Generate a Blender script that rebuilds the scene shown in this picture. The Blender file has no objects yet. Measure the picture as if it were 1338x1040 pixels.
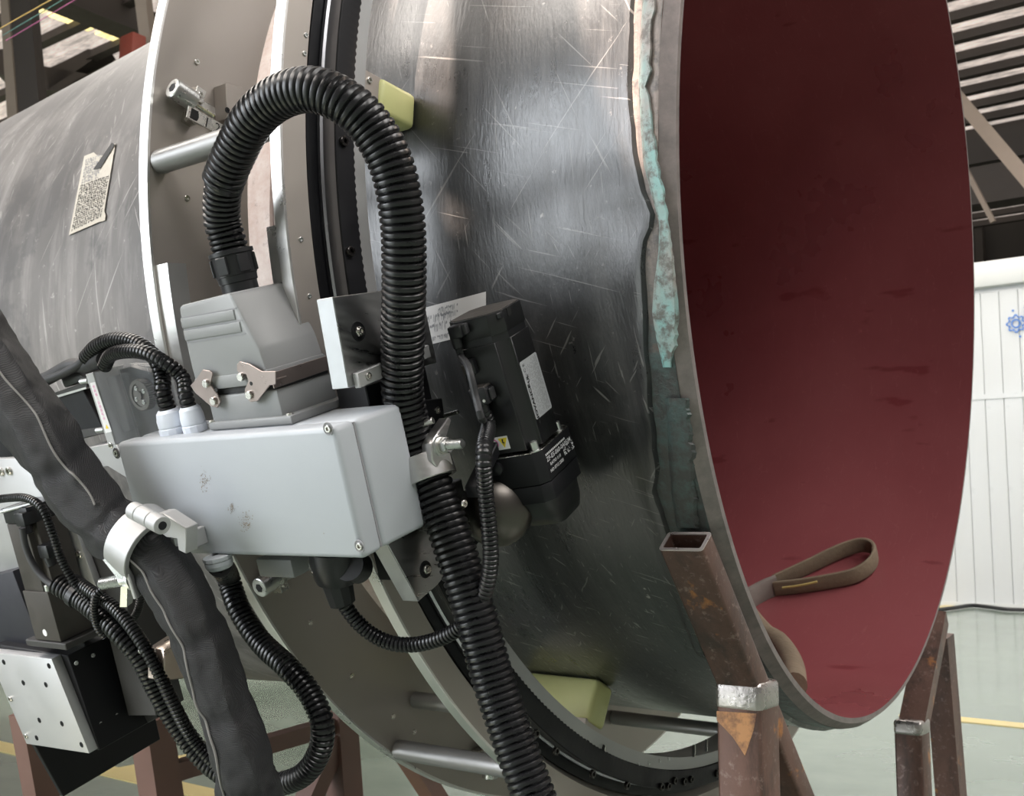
import bpy, bmesh, math, random
from mathutils import Vector, Matrix, noise as mnoise
random.seed(7)
S = bpy.context.scene
COL = S.collection
R_ = math.radians
AX = 1.17                       # height of the pipe axis above the floor

# ------------------------------------------------------------------ camera
CAM = Vector((0.5456, -1.6219, AX - 0.4198))
YAW, PITCH, FPX, IW, IH = 0.6474, 0.1109, 1460.3, 1338.0, 1040.0
FWD = Vector((-math.sin(YAW) * math.cos(PITCH), math.cos(YAW) * math.cos(PITCH), math.sin(PITCH)))
RGT = Vector((math.cos(YAW), math.sin(YAW), 0))
UPV = RGT.cross(FWD)
cd = bpy.data.cameras.new('camera')
cam = bpy.data.objects.new('camera', cd)
COL.objects.link(cam)
cd.sensor_width = 36
cd.lens = 36 * FPX / IW
cd.clip_end = 200
cd.clip_start = 0.02
cam.matrix_world = Matrix((
    (RGT.x, UPV.x, -FWD.x, CAM.x), (RGT.y, UPV.y, -FWD.y, CAM.y), (RGT.z, UPV.z, -FWD.z, CAM.z), (0, 0, 0, 1)))
S.camera = cam
cd.dof.use_dof = True
cd.dof.focus_distance = 1.05
cd.dof.aperture_fstop = 20.0

# ------------------------------------------------------------------ light and exposure
S.view_settings.view_transform = 'Standard'
S.view_settings.look = 'None'
S.view_settings.gamma = 1
S.view_settings.use_curve_mapping = False
S.view_settings.exposure = 0.52
W = bpy.data.worlds.new('world')
S.world = W
W.use_nodes = True
W.node_tree.nodes['Background'].inputs[0].default_value = (1.0, 0.98, 0.97, 1)
W.node_tree.nodes['Background'].inputs[1].default_value = 0.17


def area(name, loc, target, sx, sy, power, col=(1, 1, 1)):
    l = bpy.data.lights.new(name, 'AREA')
    l.shape = 'RECTANGLE'
    l.size, l.size_y = sx, sy
    l.energy = power
    l.color = col
    o = bpy.data.objects.new(name, l)
    COL.objects.link(o)
    o.location = loc
    d = Vector(target) - Vector(loc)
    o.rotation_euler = d.to_track_quat('-Z', 'Y').to_euler()
    return o


area('hall_door', (-5.2, -7.6, 2.7), (-0.3, -0.6, 1.2), 5.0, 4.6, 520, (0.90, 0.95, 1.0))
area('fill_light_front', (5.2, -4.2, 7.2), (-0.2, 0.4, 0.8), 4.0, 3.0, 230, (1.0, 0.98, 0.96))  # added fill aimed into the pipe mouth to brighten the red lining
area('roof_light_strip', (-4.2, -5.0, 7.4), (-0.4, -0.4, 1.2), 9.0, 2.4, 560, (1.0, 0.93, 0.86))
area('roof_light_right', (4.5, 1.0, 7.6), (0.3, 0.5, 0.6), 3.0, 7.0, 420, (1.0, 0.96, 0.93))
area('roof_light_far', (1.0, 6.5, 8.2), (0.5, 5.5, 0), 10.0, 3.0, 380, (1.0, 0.97, 0.94))

area('fill_light_rear', (-5.5, 3.2, 8.0), (-3.5, 1.5, 0), 8.0, 3.0, 480, (1.0, 0.93, 0.84))  # added fill to brighten the floor and stand behind the pipe
SUN = Vector((.08, -.62, .78)).normalized()
sl_ = bpy.data.lights.new('sun', 'SUN')
sl_.energy = 22
sl_.angle = R_(.12)
sl_.color = (1.0, .80, .66)
so = bpy.data.objects.new('sun', sl_)
COL.objects.link(so)
so.rotation_euler = SUN.to_track_quat('Z', 'Y').to_euler()

# ------------------------------------------------------------------ placing helpers
# points on real planes / cylinders seen along a line of sight (used to read sizes off the photograph)


def ray(px, py):
    return (FWD + RGT * ((px - IW / 2) / FPX) - UPV * ((py - IH / 2) / FPX)).normalized()


def at_x(px, py, x):
    d = ray(px, py)
    return CAM + d * ((x - CAM.x) / d.x)


def at_y(px, py, y):
    d = ray(px, py)
    return CAM + d * ((y - CAM.y) / d.y)


def at_z(px, py, z):
    d = ray(px, py)
    return CAM + d * ((z - CAM.z) / d.z)


def at_depth(px, py, s):
    d = ray(px, py)
    return CAM + d * (s / d.dot(FWD))


def at_r(px, py, r, far=False):
    d = ray(px, py)
    cy, cz = CAM.y, CAM.z - AX
    a = d.y ** 2 + d.z ** 2
    b = cy * d.y + cz * d.z
    c = cy * cy + cz * cz - r * r
    q = math.sqrt(max(b * b - a * c, 0))
    return CAM + d * ((-b + q if far else -b - q) / a)


AL = R_(18.9)
TF = Matrix(((1, 0, 0, 0), (0, -math.sin(AL), -math.cos(AL), 0), (0, math.cos(AL), -math.sin(AL), AX), (0, 0, 0, 1)))
MF = Matrix(((.9844, -.0426, .1709, -.1672), (.1384, -.4126, -.9003, -.6797), (.1088, .9099, -.4002, -.3275 + AX), (0, 0, 0, 1)))


def on(F, px, py, axis, val):
    """point of the frame's plane axis=val, in the frame's own coordinates"""
    Fi = F.inverted()
    o = Fi @ CAM
    d = Fi.to_3x3() @ ray(px, py)
    return o + d * ((val - o[axis]) / d[axis])


def tn(px, py, n):
    return TF @ on(TF, px, py, 2, n)


def ring_pt(x, r, th, cy=0., cz=0.):
    return Vector((x, cy + r * math.cos(th), AX + cz + r * math.sin(th)))


def frame(o, x, y=None, z=None):
    """matrix with origin o, local z along z (or x cross y)"""
    if z is not None:
        z = Vector(z).normalized()
        x = Vector(x)
        x = (x - z * x.dot(z)).normalized()
        y = z.cross(x)
    else:
        x = Vector(x).normalized()
        y = Vector(y)
        y = (y - x * y.dot(x)).normalized()
        z = x.cross(y)
    o = Vector(o)
    return Matrix(((x.x, y.x, z.x, o.x), (x.y, y.y, z.y, o.y), (x.z, y.z, z.z, o.z), (0, 0, 0, 1)))


def zframe(o, z):
    z = Vector(z).normalized()
    x = Vector((1, 0, 0)) if abs(z.x) < 0.8 else Vector((0, 1, 0))
    return frame(o, x, z=z)


# ------------------------------------------------------------------ mesh builder
class MB:
    def __init__(self):
        self.bm = bmesh.new()

    def grid(self, rows, close_u=False, close_v=False, cap0=False, cap1=False):
        """rows: list of lists of points"""
        bm = self.bm
        vs = [[bm.verts.new(p) for p in r] for r in rows]
        n, m = len(vs), len(vs[0])
        for i in range(n - (0 if close_u else 1)):
            for j in range(m - (0 if close_v else 1)):
                a, b, c, d = vs[i][j], vs[i][(j + 1) % m], vs[(i + 1) % n][(j + 1) % m], vs[(i + 1) % n][j]
                try:
                    bm.faces.new((a, b, c, d))
                except ValueError:
                    pass
        if cap0:
            bm.faces.new(list(reversed(vs[0])))
        if cap1:
            bm.faces.new(vs[-1])
        return self

    def box(self, lo, hi, M=None, bev=0., seg=2):
        t = bmesh.new()
        bmesh.ops.create_cube(t, size=1)
        for v in t.verts:
            v.co = Vector([lo[k] + (v.co[k] + .5) * (hi[k] - lo[k]) for k in range(3)])
        if bev > 0:
            bmesh.ops.bevel(t, geom=list(t.edges), offset=bev, segments=seg, profile=.5, affect='EDGES')
        return self._merge(t, M)

    def _merge(self, t, M):
        mp = {}
        for v in t.verts:
            mp[v] = self.bm.verts.new((M @ v.co) if M else v.co)
        for f in t.faces:
            self.bm.faces.new([mp[v] for v in f.verts])
        t.free()
        return self

    def hexa(self, p):
        """8 corner points: bottom loop 0-3, top loop 4-7"""
        v = [self.bm.verts.new(q) for q in p]
        for f in ((0, 3, 2, 1), (4, 5, 6, 7), (0, 1, 5, 4), (1, 2, 6, 5), (2, 3, 7, 6), (3, 0, 4, 7)):
            self.bm.faces.new([v[i] for i in f])
        return self

    def prism(self, poly, z0, z1, M=None, bev=0., seg=2):
        t = bmesh.new()
        a = [t.verts.new((p[0], p[1], z0)) for p in poly]
        b = [t.verts.new((p[0], p[1], z1)) for p in poly]
        t.faces.new(list(reversed(a)))
        t.faces.new(b)
        n = len(poly)
        for i in range(n):
            t.faces.new((a[i], a[(i + 1) % n], b[(i + 1) % n], b[i]))
        bmesh.ops.recalc_face_normals(t, faces=t.faces)
        if bev > 0:
            bmesh.ops.bevel(t, geom=list(t.edges), offset=bev, segments=seg, profile=.5, affect='EDGES')
        return self._merge(t, M)

    def lathe(self, prof, M, seg=24, a0=0., a1=2 * math.pi, closed=False):
        """prof: list of (z, r); revolve about local z of M"""
        full = abs(a1 - a0 - 2 * math.pi) < 1e-6
        n = seg if full else seg + 1
        rows = []
        for (z, r) in prof:
            rows.append([M @ Vector((r * math.cos(a0 + (a1 - a0) * i / seg), r * math.sin(a0 + (a1 - a0) * i / seg), z)) for i in range(n)])
        self.grid(rows, close_u=closed, close_v=full)
        if not full and closed:
            bm = self.bm
        return self

    def cyl(self, p0, p1, r0, r1=None, seg=20, bev=0.):
        p0, p1 = Vector(p0), Vector(p1)
        L = (p1 - p0).length
        r1 = r0 if r1 is None else r1
        M = zframe(p0, p1 - p0)
        pr = [(0, 0), (0, r0 - bev), (bev, r0), (L - bev, r1), (L, r1 - bev), (L, 0)] if bev else [(0, 0), (0, r0), (L, r1), (L, 0)]
        return self.lathe(pr, M, seg)

    def tube(self, path, rad, seg=12, step=.006, caps=True, shape=None):
        pts = resample(path, step)
        rows = []
        fr = frames(pts)
        n = len(pts)
        for i, (p, u, v) in enumerate(fr):
            r = rad(i / (n - 1)) if callable(rad) else rad
            rows.append([p + (u * math.cos(2 * math.pi * k / seg) + v * math.sin(2 * math.pi * k / seg)) * (r * (shape(i / (n - 1), k / seg) if shape else 1)) for k in range(seg)])
        return self.grid(rows, close_v=True, cap0=caps, cap1=caps)

    def hose(self, path, rout, pitch, seg=20, depth=.16):
        pts = resample(path, pitch / 4)
        k4 = len(pts) // 4 * 4
        pts = pts[:k4 + 1] if len(pts) > k4 else pts
        rows = []
        ri = rout * (1 - depth)
        rm = (rout * .985)
        for i, (p, u, v) in enumerate(frames(pts)):
            r = (rm, rout, rm, ri)[i % 4]
            rows.append([p + (u * math.cos(2 * math.pi * k / seg) + v * math.sin(2 * math.pi * k / seg)) * r for k in range(seg)])
        return self.grid(rows, close_v=True, cap0=True, cap1=True)


def catmull(P, k=12):
    P = [Vector(p) for p in P]
    Q = [P[0] * 2 - P[1]] + P + [P[-1] * 2 - P[-2]]
    out = []
    for i in range(1, len(Q) - 2):
        a, b, c, d = Q[i - 1:i + 3]
        for j in range(k):
            t = j / k
            out.append(.5 * ((2 * b) + (c - a) * t + (2 * a - 5 * b + 4 * c - d) * t * t + (3 * b - a - 3 * c + d) * t ** 3))
    out.append(P[-1])
    return out


def resample(path, step):
    pts = catmull(path) if len(path) > 2 else [Vector(p) for p in path]
    L = [0]
    for a, b in zip(pts, pts[1:]):
        L.append(L[-1] + (b - a).length)
    n = max(2, int(round(L[-1] / step)))
    out = []
    j = 0
    for i in range(n + 1):
        s = L[-1] * i / n
        while j < len(L) - 2 and L[j + 1] < s:
            j += 1
        t = (s - L[j]) / max(L[j + 1] - L[j], 1e-9)
        out.append(pts[j].lerp(pts[j + 1], min(t, 1)))
    return out


def frames(pts):
    res = []
    u = None
    n = len(pts)
    for i, p in enumerate(pts):
        t = (pts[min(i + 1, n - 1)] - pts[max(i - 1, 0)]).normalized()
        if u is None:
            u = t.orthogonal().normalized()
        else:
            u = (u - t * u.dot(t)).normalized()
        res.append((p, u, t.cross(u)))
    return res


ORG = {}


def tag(o, label=None, cat=None, group=None, kind=None):
    if label:
        o['label'] = label
    if cat:
        o['category'] = cat
    if group:
        o['group'] = group
    if kind:
        o['kind'] = kind
    return o


def thing(name, label, cat, loc, group=None):
    o = bpy.data.objects.new(name, None)
    o.empty_display_size = .03
    COL.objects.link(o)
    o.location = loc
    ORG[o.name] = Vector(loc)
    return tag(o, label, cat, group)


def fin(me, sharp=35):
    me.shade_smooth()
    me.set_sharp_from_angle(angle=R_(sharp))


def part(name, mb, m, parent=None, label=None, loc=None, kind=None, sharp=35, fix=True):
    """links ONE mesh object; vertices come in world space"""
    bm = mb.bm
    if fix:
        bmesh.ops.recalc_face_normals(bm, faces=bm.faces)
    base = ORG[parent.name] if parent else Vector(loc if loc is not None else (0, 0, 0))
    for v in bm.verts:
        v.co -= base
    me = bpy.data.meshes.new(name)
    bm.to_mesh(me)
    bm.free()
    fin(me, sharp)
    me.materials.append(m)
    o = bpy.data.objects.new(name, me)
    COL.objects.link(o)
    if parent:
        o.parent = parent
        ORG[o.name] = base
    else:
        o.location = base
        ORG[o.name] = base
    return tag(o, label, None, None, kind)


def inst(name, me, parent, M, label=None):
    o = bpy.data.objects.new(name, me)
    COL.objects.link(o)
    o.parent = parent
    o.matrix_basis = Matrix.Translation(-ORG[parent.name]) @ M
    return tag(o, label)


def textmesh(s, size, m, M, parent, name='printed_text', align='CENTER', lift=.0003, label=None, shear=0, yscale=1., bold=0.):
    c = bpy.data.curves.new('t', 'FONT')
    c.body = s
    c.size = size
    c.align_x = align
    c.align_y = 'CENTER'
    c.shear = shear
    c.resolution_u = 2
    c.offset = bold
    to = bpy.data.objects.new('t', c)
    COL.objects.link(to)
    dg = bpy.context.evaluated_depsgraph_get()
    me = bpy.data.meshes.new_from_object(to.evaluated_get(dg))
    bpy.data.objects.remove(to)
    for v in me.vertices:
        v.co = Vector((v.co.x, v.co.y * yscale, lift))
    me.name = name
    me.materials.clear()
    me.materials.append(m)
    return inst(name, me, parent, M, label)


# ------------------------------------------------------------------ materials
MATS = {}


def nt(name):
    m = bpy.data.materials.new(name)
    m.use_nodes = True
    n = m.node_tree
    return m, n, n.nodes['Principled BSDF']


def N(n, typ, **kw):
    x = n.nodes.new(typ)
    for k, v in kw.items():
        if k in x.inputs:
            x.inputs[k].default_value = v
        else:
            setattr(x, k, v)
    return x


def mixc(n, fac, a, b, blend='MIX'):
    x = n.nodes.new('ShaderNodeMix')
    x.data_type = 'RGBA'
    x.blend_type = blend
    for sock, val in ((x.inputs[0], fac), (x.inputs[6], a), (x.inputs[7], b)):
        if isinstance(val, (int, float)):
            sock.default_value = val
        elif isinstance(val, tuple):
            sock.default_value = val if len(val) == 4 else (*val, 1)
        else:
            n.links.new(val, sock)
    return x.outputs[2]


def ramp(n, src, stops):
    x = n.nodes.new('ShaderNodeValToRGB')
    n.links.new(src, x.inputs[0])
    cr = x.color_ramp
    while len(cr.elements) < len(stops):
        cr.elements.new(.5)
    for e, (p, c) in zip(cr.elements, stops):
        e.position = p
        e.color = (c, c, c, 1) if isinstance(c, (int, float)) else (*c, 1)
    return x.outputs[0]


def tex(n, kind='noise', scale=10, detail=4, rough=.6, stretch=None, obj=True, **kw):
    tc = n.nodes.new('ShaderNodeTexCoord')
    mp = n.nodes.new('ShaderNodeMapping')
    src = tc.outputs['Object' if obj else 'Generated']
    if 'turn' in kw:            # turn first, stretch afterwards
        m0 = n.nodes.new('ShaderNodeMapping')
        m0.inputs['Rotation'].default_value = kw['turn']
        n.links.new(src, m0.inputs[0])
        src = m0.outputs[0]
    n.links.new(src, mp.inputs[0])
    if stretch:
        mp.inputs['Scale'].default_value = stretch
    if 'loc' in kw:
        mp.inputs['Location'].default_value = kw['loc']
    if 'rotate' in kw:
        mp.inputs['Rotation'].default_value = kw['rotate']
    if kind == 'noise':
        t = N(n, 'ShaderNodeTexNoise', Scale=scale, Detail=detail, Roughness=rough)
        n.links.new(mp.outputs[0], t.inputs['Vector'])
        return t.outputs['Fac']
    if kind == 'voronoi':
        t = N(n, 'ShaderNodeTexVoronoi', Scale=scale)
        n.links.new(mp.outputs[0], t.inputs['Vector'])
        return t.outputs['Distance']
    if kind == 'wave':
        t = N(n, 'ShaderNodeTexWave', Scale=scale)
        t.inputs['Distortion'].default_value = kw.get('dist', 0)
        n.links.new(mp.outputs[0], t.inputs['Vector'])
        return t.outputs['Fac']


def bump(n, b, src, strength=.3, dist=.002):
    x = n.nodes.new('ShaderNodeBump')
    x.inputs['Strength'].default_value = strength
    x.inputs['Distance'].default_value = dist
    n.links.new(src, x.inputs['Height'])
    n.links.new(x.outputs[0], b.inputs['Normal'])


def simple(name, col, rough=.5, metal=0., var=.12, scale=25, bmp=0., bdist=.0006, stretch=None, spec=.5, rvar=.1, coat=0., bscale=None):
    m, n, b = nt(name)
    f = tex(n, 'noise', scale, 5, .6, stretch)
    lo = tuple(max(0, c * (1 - var)) for c in col)
    hi = tuple(min(1, c * (1 + var)) for c in col)
    n.links.new(mixc(n, f, lo, hi), b.inputs['Base Color'])
    n.links.new(ramp(n, f, [(.3, max(.02, rough - rvar)), (.7, min(1, rough + rvar))]), b.inputs['Roughness'])
    b.inputs['Metallic'].default_value = metal
    b.inputs['Specular IOR Level'].default_value = spec
    b.inputs['Coat Weight'].default_value = coat
    if bmp:
        g = tex(n, 'noise', bscale or scale * 4, 4, .6, stretch)
        bump(n, b, g, bmp, bdist)
    return m


M_alu = simple('brushed_aluminium', (.62, .61, .60), .38, 1., .06, 30, .08, stretch=(1, 1, 12))
M_alu_ring = simple('anodised_ring_grey', (.45, .41, .375), .50, .75, .06, 8, .04, bscale=500)
M_rim = simple('machined_rim', (.80, .79, .77), .35, .9, .03, 20)
M_ali_light = simple('light_anodised', (.44, .44, .44), .45, .55, .05, 20, .03, bscale=600)
M_steel = simple('bright_steel', (.66, .64, .60), .28, 1., .08, 60)
M_zinc = simple('zinc_plated', (.66, .67, .66), .32, 1., .1, 80)
M_nickel = simple('nickel_lever', (.33, .275, .255), .34, .85, .12, 60)
M_black_an = simple('black_anodised', (.009, .009, .011), .48, .0, .3, 20, .03, spec=.3)
M_black_pl = simple('black_plastic', (.009, .009, .011), .40, 0, .3, 40, .05)
M_black_mot = simple('motor_black', (.009, .009, .010), .38, 0, .3, 30, .06, bscale=700)
M_dusty = simple('dusty_black', (.048, .042, .037), .6, 0, .55, 45, .05)
M_hose = simple('hose_black', (.007, .007, .008), .30, 0, .3, 25, 0)
M_rub = simple('black_rubber', (.02, .02, .022), .6, 0, .2, 60)
M_boxgrey = simple('grey_powder_coat', (.41, .435, .465), .42, 0, .03, 20, .22, .0004, bscale=900)
M_hoodgrey = simple('grey_hood_coat', (.255, .26, .262), .45, 0, .04, 20, .1, .0003, bscale=700)
M_white_gl = simple('white_nylon', (.72, .76, .84), .38, 0, .03, 30)
M_white = simple('white_print', (.80, .80, .80), .5, 0, .03, 30)
M_yel = simple('yellow_pu_pad', (.62, .62, .28), .45, 0, .08, 20)
M_ink = simple('black_ink', (.01, .01, .01), .6, 0, .1, 30)
M_pinkink = simple('pink_ink', (.75, .15, .45), .6, 0, .1, 30)
M_greyink = simple('grey_ink', (.25, .25, .26), .6, 0, .1, 30)
M_whiteink = simple('white_ink', (.72, .72, .74), .5, 0, .1, 30)
M_yellowsign = simple('yellow_sign', (.85, .65, .03), .5, 0, .05, 30)
M_blueink = simple('blue_paint', (.06, .19, .55), .5, 0, .05, 30)


def make_pipe_mats():
    # black epoxy coat, worn, scuffed and scratched
    m, n, b = nt('black_epoxy_coat')
    big = tex(n, 'noise', 2.2, 6, .62, (1, .8, .8))
    pat = tex(n, 'noise', 5.5, 7, .72, (1, 1, 1), loc=(2, 5, 1))
    strk = tex(n, 'noise', 3.0, 7, .75, (11, .9, .9))
    spk = tex(n, 'noise', 95, 4, .7)
    dots = tex(n, 'noise', 38, 3, .6, loc=(7, 3, 2))
    fine = tex(n, 'noise', 260, 3, .6, (1, .25, .25))
    c = mixc(n, ramp(n, big, [(.35, 0), (.68, 1)]), (.010, .0105, .012), (.030, .030, .031))
    c = mixc(n, ramp(n, pat, [(.52, 0), (.66, .6)]), c, (.060, .057, .056))
    c = mixc(n, ramp(n, strk, [(.48, 0), (.72, .6)]), c, (.072, .071, .071))
    c = mixc(n, ramp(n, spk, [(.65, 0), (.72, .5)]), c, (.22, .21, .20))
    c = mixc(n, ramp(n, dots, [(.73, 0), (.76, .7)]), c, (.36, .34, .32))
    for k, (an, sca, thr, amt) in enumerate(((.45, 85, .71, .35), (-.75, 100, .71, .3), (1.25, 120, .69, .32), (.75, 60, .72, .4), (.05, 120, .70, .3))):
        sc = tex(n, 'noise', sca, 2, .45, (2.6, .6, .03), turn=(0, an, 0), loc=(k * 3.3, 0, k))
        l = ramp(n, sc, [(thr, 0), (thr + .03, amt)])
        c = mixc(n, l, c, (.36, .35, .34))
    n.links.new(c, b.inputs['Base Color'])
    rg = mixc(n, .55, strk, pat)
    n.links.new(ramp(n, rg, [(.36, .22), (.64, .46)]), b.inputs['Roughness'])
    b.inputs['Specular IOR Level'].default_value = .6
    b.inputs['Coat Weight'].default_value = .35
    b.inputs['Coat Roughness'].default_value = .24
    h = mixc(n, .45, pat, fine)
    bump(n, b, h, .45, .0025)
    MATS['coat'] = m
    # same coat, dustier, on the far pipe
    m, n, b = nt('dusty_epoxy_coat')
    big = tex(n, 'noise', 2.6, 6, .65)
    strk = tex(n, 'noise', 3, 6, .7, (7, 1, 1))
    spk = tex(n, 'noise', 70, 4, .7)
    c = mixc(n, ramp(n, big, [(.3, 0), (.7, 1)]), (.075, .070, .068), (.165, .152, .145))
    c = mixc(n, ramp(n, strk, [(.46, 0), (.72, .7)]), c, (.30, .28, .27))
    c = mixc(n, ramp(n, spk, [(.64, 0), (.72, .6)]), c, (.40, .38, .36))
    for k, (an, sca, thr, amt) in enumerate(((.5, 60, .69, .6), (.15, 80, .69, .5), (-.6, 70, .70, .5))):
        sc = tex(n, 'noise', sca, 2, .45, (2.6, .6, .03), turn=(0, an, 0), loc=(k * 3.3, 0, k))
        c = mixc(n, ramp(n, sc, [(thr, 0), (thr + .03, amt)]), c, (.45, .43, .41))
    clo = tex(n, 'noise', 3.2, 6, .65, loc=(5, 1, 2))
    c = mixc(n, ramp(n, clo, [(.50, 0), (.54, .55)]), c, (.060, .057, .058))
    n.links.new(c, b.inputs['Base Color'])
    n.links.new(ramp(n, big, [(.3, .38), (.7, .55)]), b.inputs['Roughness'])
    bump(n, b, big, .3, .003)
    MATS['coat_far'] = m
    # bare weld end: grey primer, teal paint, rust pink
    m, n, b = nt('weld_end_paint')
    big = tex(n, 'noise', 5, 6, .65, (.6, 1, 1))
    tl = tex(n, 'noise', 4.2, 5, .6, (.5, 1, 1), loc=(0, .35, .1))
    fn = tex(n, 'noise', 60, 5, .7)
    stk = tex(n, 'noise', 4, 6, .75, (22, 1, 1), loc=(1, 4, 2))
    c = mixc(n, ramp(n, big, [(.35, 0), (.65, 1)]), (.12, .105, .095), (.33, .265, .235))
    c = mixc(n, ramp(n, stk, [(.42, 0), (.62, .8)]), c, (.085, .078, .075))
    c = mixc(n, ramp(n, tl, [(.60, 0), (.66, .7)]), c, (.13, .38, .36))
    c = mixc(n, ramp(n, fn, [(.50, 0), (.66, .85)]), c, (.07, .065, .062))
    rs = tex(n, 'noise', 16, 5, .6, loc=(9, 2, 1))
    c = mixc(n, ramp(n, rs, [(.66, 0), (.72, .8)]), c, (.46, .16, .09))
    # black smear plus painted-in shade over the lower half of the band
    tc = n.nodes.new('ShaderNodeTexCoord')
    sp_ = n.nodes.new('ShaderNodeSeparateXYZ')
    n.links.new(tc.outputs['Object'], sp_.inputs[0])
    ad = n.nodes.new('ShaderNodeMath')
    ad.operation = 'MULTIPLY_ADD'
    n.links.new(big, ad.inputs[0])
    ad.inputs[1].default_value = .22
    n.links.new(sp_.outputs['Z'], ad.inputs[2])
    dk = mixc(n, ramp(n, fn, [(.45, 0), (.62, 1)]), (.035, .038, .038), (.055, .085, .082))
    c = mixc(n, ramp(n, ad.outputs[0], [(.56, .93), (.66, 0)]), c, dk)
    n.links.new(c, b.inputs['Base Color'])
    b.inputs['Roughness'].default_value = .45
    bump(n, b, fn, .7, .0025)
    MATS['weld_end'] = m
    m, n, b = nt('teal_paint')
    f1 = tex(n, 'noise', 11, 5, .6, (1, 1, .5))
    f2 = tex(n, 'noise', 75, 5, .7)
    c = mixc(n, ramp(n, f1, [(.44, 0), (.60, 1)]), (.30, .27, .25), (.20, .43, .42))
    c = mixc(n, ramp(n, f2, [(.48, 0), (.62, .9)]), c, (.11, .10, .09))
    n.links.new(c, b.inputs['Base Color'])
    b.inputs['Roughness'].default_value = .55
    bump(n, b, f2, .5, .002)
    MATS['teal'] = m
    m, n, b = nt('bevel_steel')
    fn = tex(n, 'noise', 40, 5, .7)
    c = mixc(n, fn, (.085, .08, .078), (.34, .285, .27))
    n.links.new(c, b.inputs['Base Color'])
    b.inputs['Metallic'].default_value = .45
    b.inputs['Roughness'].default_value = .5
    bump(n, b, fn, .3, .001)
    MATS['bevel'] = m
    m, n, b = nt('pink_bare_steel')
    fn = tex(n, 'noise', 9, 6, .7)
    f2 = tex(n, 'noise', 90, 4, .7)
    c = mixc(n, ramp(n, fn, [(.35, 0), (.65, 1)]), (.30, .20, .16), (.46, .40, .37))
    c = mixc(n, ramp(n, f2, [(.6, 0), (.75, .7)]), c, (.12, .10, .09))
    n.links.new(c, b.inputs['Base Color'])
    b.inputs['Roughness'].default_value = .55
    bump(n, b, f2, .3, .001)
    MATS['pink'] = m
    # red lining
    m, n, b = nt('red_lining')
    big = tex(n, 'noise', 2.4, 5, .6)
    spk = tex(n, 'noise', 30, 4, .7, (3, 1, 1))
    c = mixc(n, ramp(n, big, [(.3, 0), (.7, 1)]), (.18, .042, .048), (.245, .068, .074))
    c = mixc(n, ramp(n, spk, [(.68, 0), (.76, .5)]), c, (.40, .14, .14))
    dn = tex(n, 'noise', 7, 3, .5, (1, 3, 3), loc=(4, 4, 1))
    c = mixc(n, ramp(n, dn, [(.67, 0), (.71, .6)]), c, (.13, .012, .018))
    sc = tex(n, 'noise', 5, 2, .5, (9, 2, 2), rotate=(.6, .8, .2))
    c = mixc(n, ramp(n, sc, [(.496, 0), (.4985, .35), (.501, 0)]), c, (.50, .25, .24))
    n.links.new(c, b.inputs['Base Color'])
    n.links.new(ramp(n, big, [(.3, .24), (.7, .36)]), b.inputs['Roughness'])
    b.inputs['Coat Weight'].default_value = .25
    b.inputs['Coat Roughness'].default_value = .2
    bump(n, b, big, .15, .003)
    MATS['red'] = m


make_pipe_mats()


def rusty():
    m, n, b = nt('rusty_mill_steel')
    big = tex(n, 'noise', 7, 6, .65, (1, 1, .5))
    fn = tex(n, 'noise', 90, 5, .7)
    sp = tex(n, 'noise', 22, 5, .6, loc=(5, 5, 2))
    sm = tex(n, 'noise', 12, 6, .7, (1.5, 1.5, .4), loc=(3, 1, 8))
    c = mixc(n, ramp(n, big, [(.35, 0), (.7, 1)]), (.075, .040, .031), (.19, .105, .082))
    c = mixc(n, ramp(n, sm, [(.50, 0), (.64, .8)]), c, (.045, .032, .028))
    c = mixc(n, ramp(n, fn, [(.56, 0), (.70, .65)]), c, (.30, .22, .19))
    c = mixc(n, ramp(n, sp, [(.61, 0), (.68, .9)]), c, (.42, .17, .05))
    n.links.new(c, b.inputs['Base Color'])
    n.links.new(ramp(n, big, [(.3, .32), (.7, .55)]), b.inputs['Roughness'])
    b.inputs['Metallic'].default_value = .35
    bump(n, b, fn, .3, .001)
    return m


M_rust = rusty()
M_weld = simple('ground_weld', (.45, .42, .40), .3, .9, .25, 40, .5, .002)
M_orange, n_, b_n = nt('orange_rust')
_f = tex(n_, 'noise', 26, 6, .7)
n_.links.new(mixc(n_, ramp(n_, _f, [(.40, 0), (.56, 1)]), (.17, .085, .06), (.60, .30, .13)), b_n.inputs['Base Color'])
b_n.inputs['Roughness'].default_value = .6
bump(n_, b_n, _f, .4, .001)
M_cut = simple('sawn_steel', (.62, .56, .55), .35, .8, .1, 90)

# ------------------------------------------------------------------ setting: floor, cabin, roof
def floor_mat():
    m, n, b = nt('green_epoxy_floor')
    f = tex(n, 'noise', 1.1, 5, .6)
    g = tex(n, 'noise', 14, 4, .6)
    c = mixc(n, ramp(n, f, [(.3, 0), (.7, 1)]), (.135, .175, .14), (.205, .25, .21))
    c = mixc(n, ramp(n, g, [(.6, 0), (.8, .4)]), c, (.12, .17, .14))
    n.links.new(c, b.inputs['Base Color'])
    n.links.new(ramp(n, f, [(.3, .10), (.7, .22)]), b.inputs['Roughness'])
    b.inputs['Specular IOR Level'].default_value = .65
    bump(n, b, f, .03, .01)
    return m


fl = part('floor', MB().box((-60, -25, -.2), (30, 60, 0)), floor_mat(), kind='structure')
M_line = simple('yellow_floor_paint', (.52, .42, .18), .35, 0, .12, 6)


def floor_line(x0, x1, y0, y1):
    part('painted_line', MB().box((x0, y0, 0.0), (x1, y1, .003)), M_line, fl)


floor_line(-.95, 12, 2.86, 2.965)
floor_line(-12, -1.2, .38, .47)
floor_line(-2.55, -2.45, .47, 12)

# roof ------------------------------------------------------------
RZ = 9.0


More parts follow.
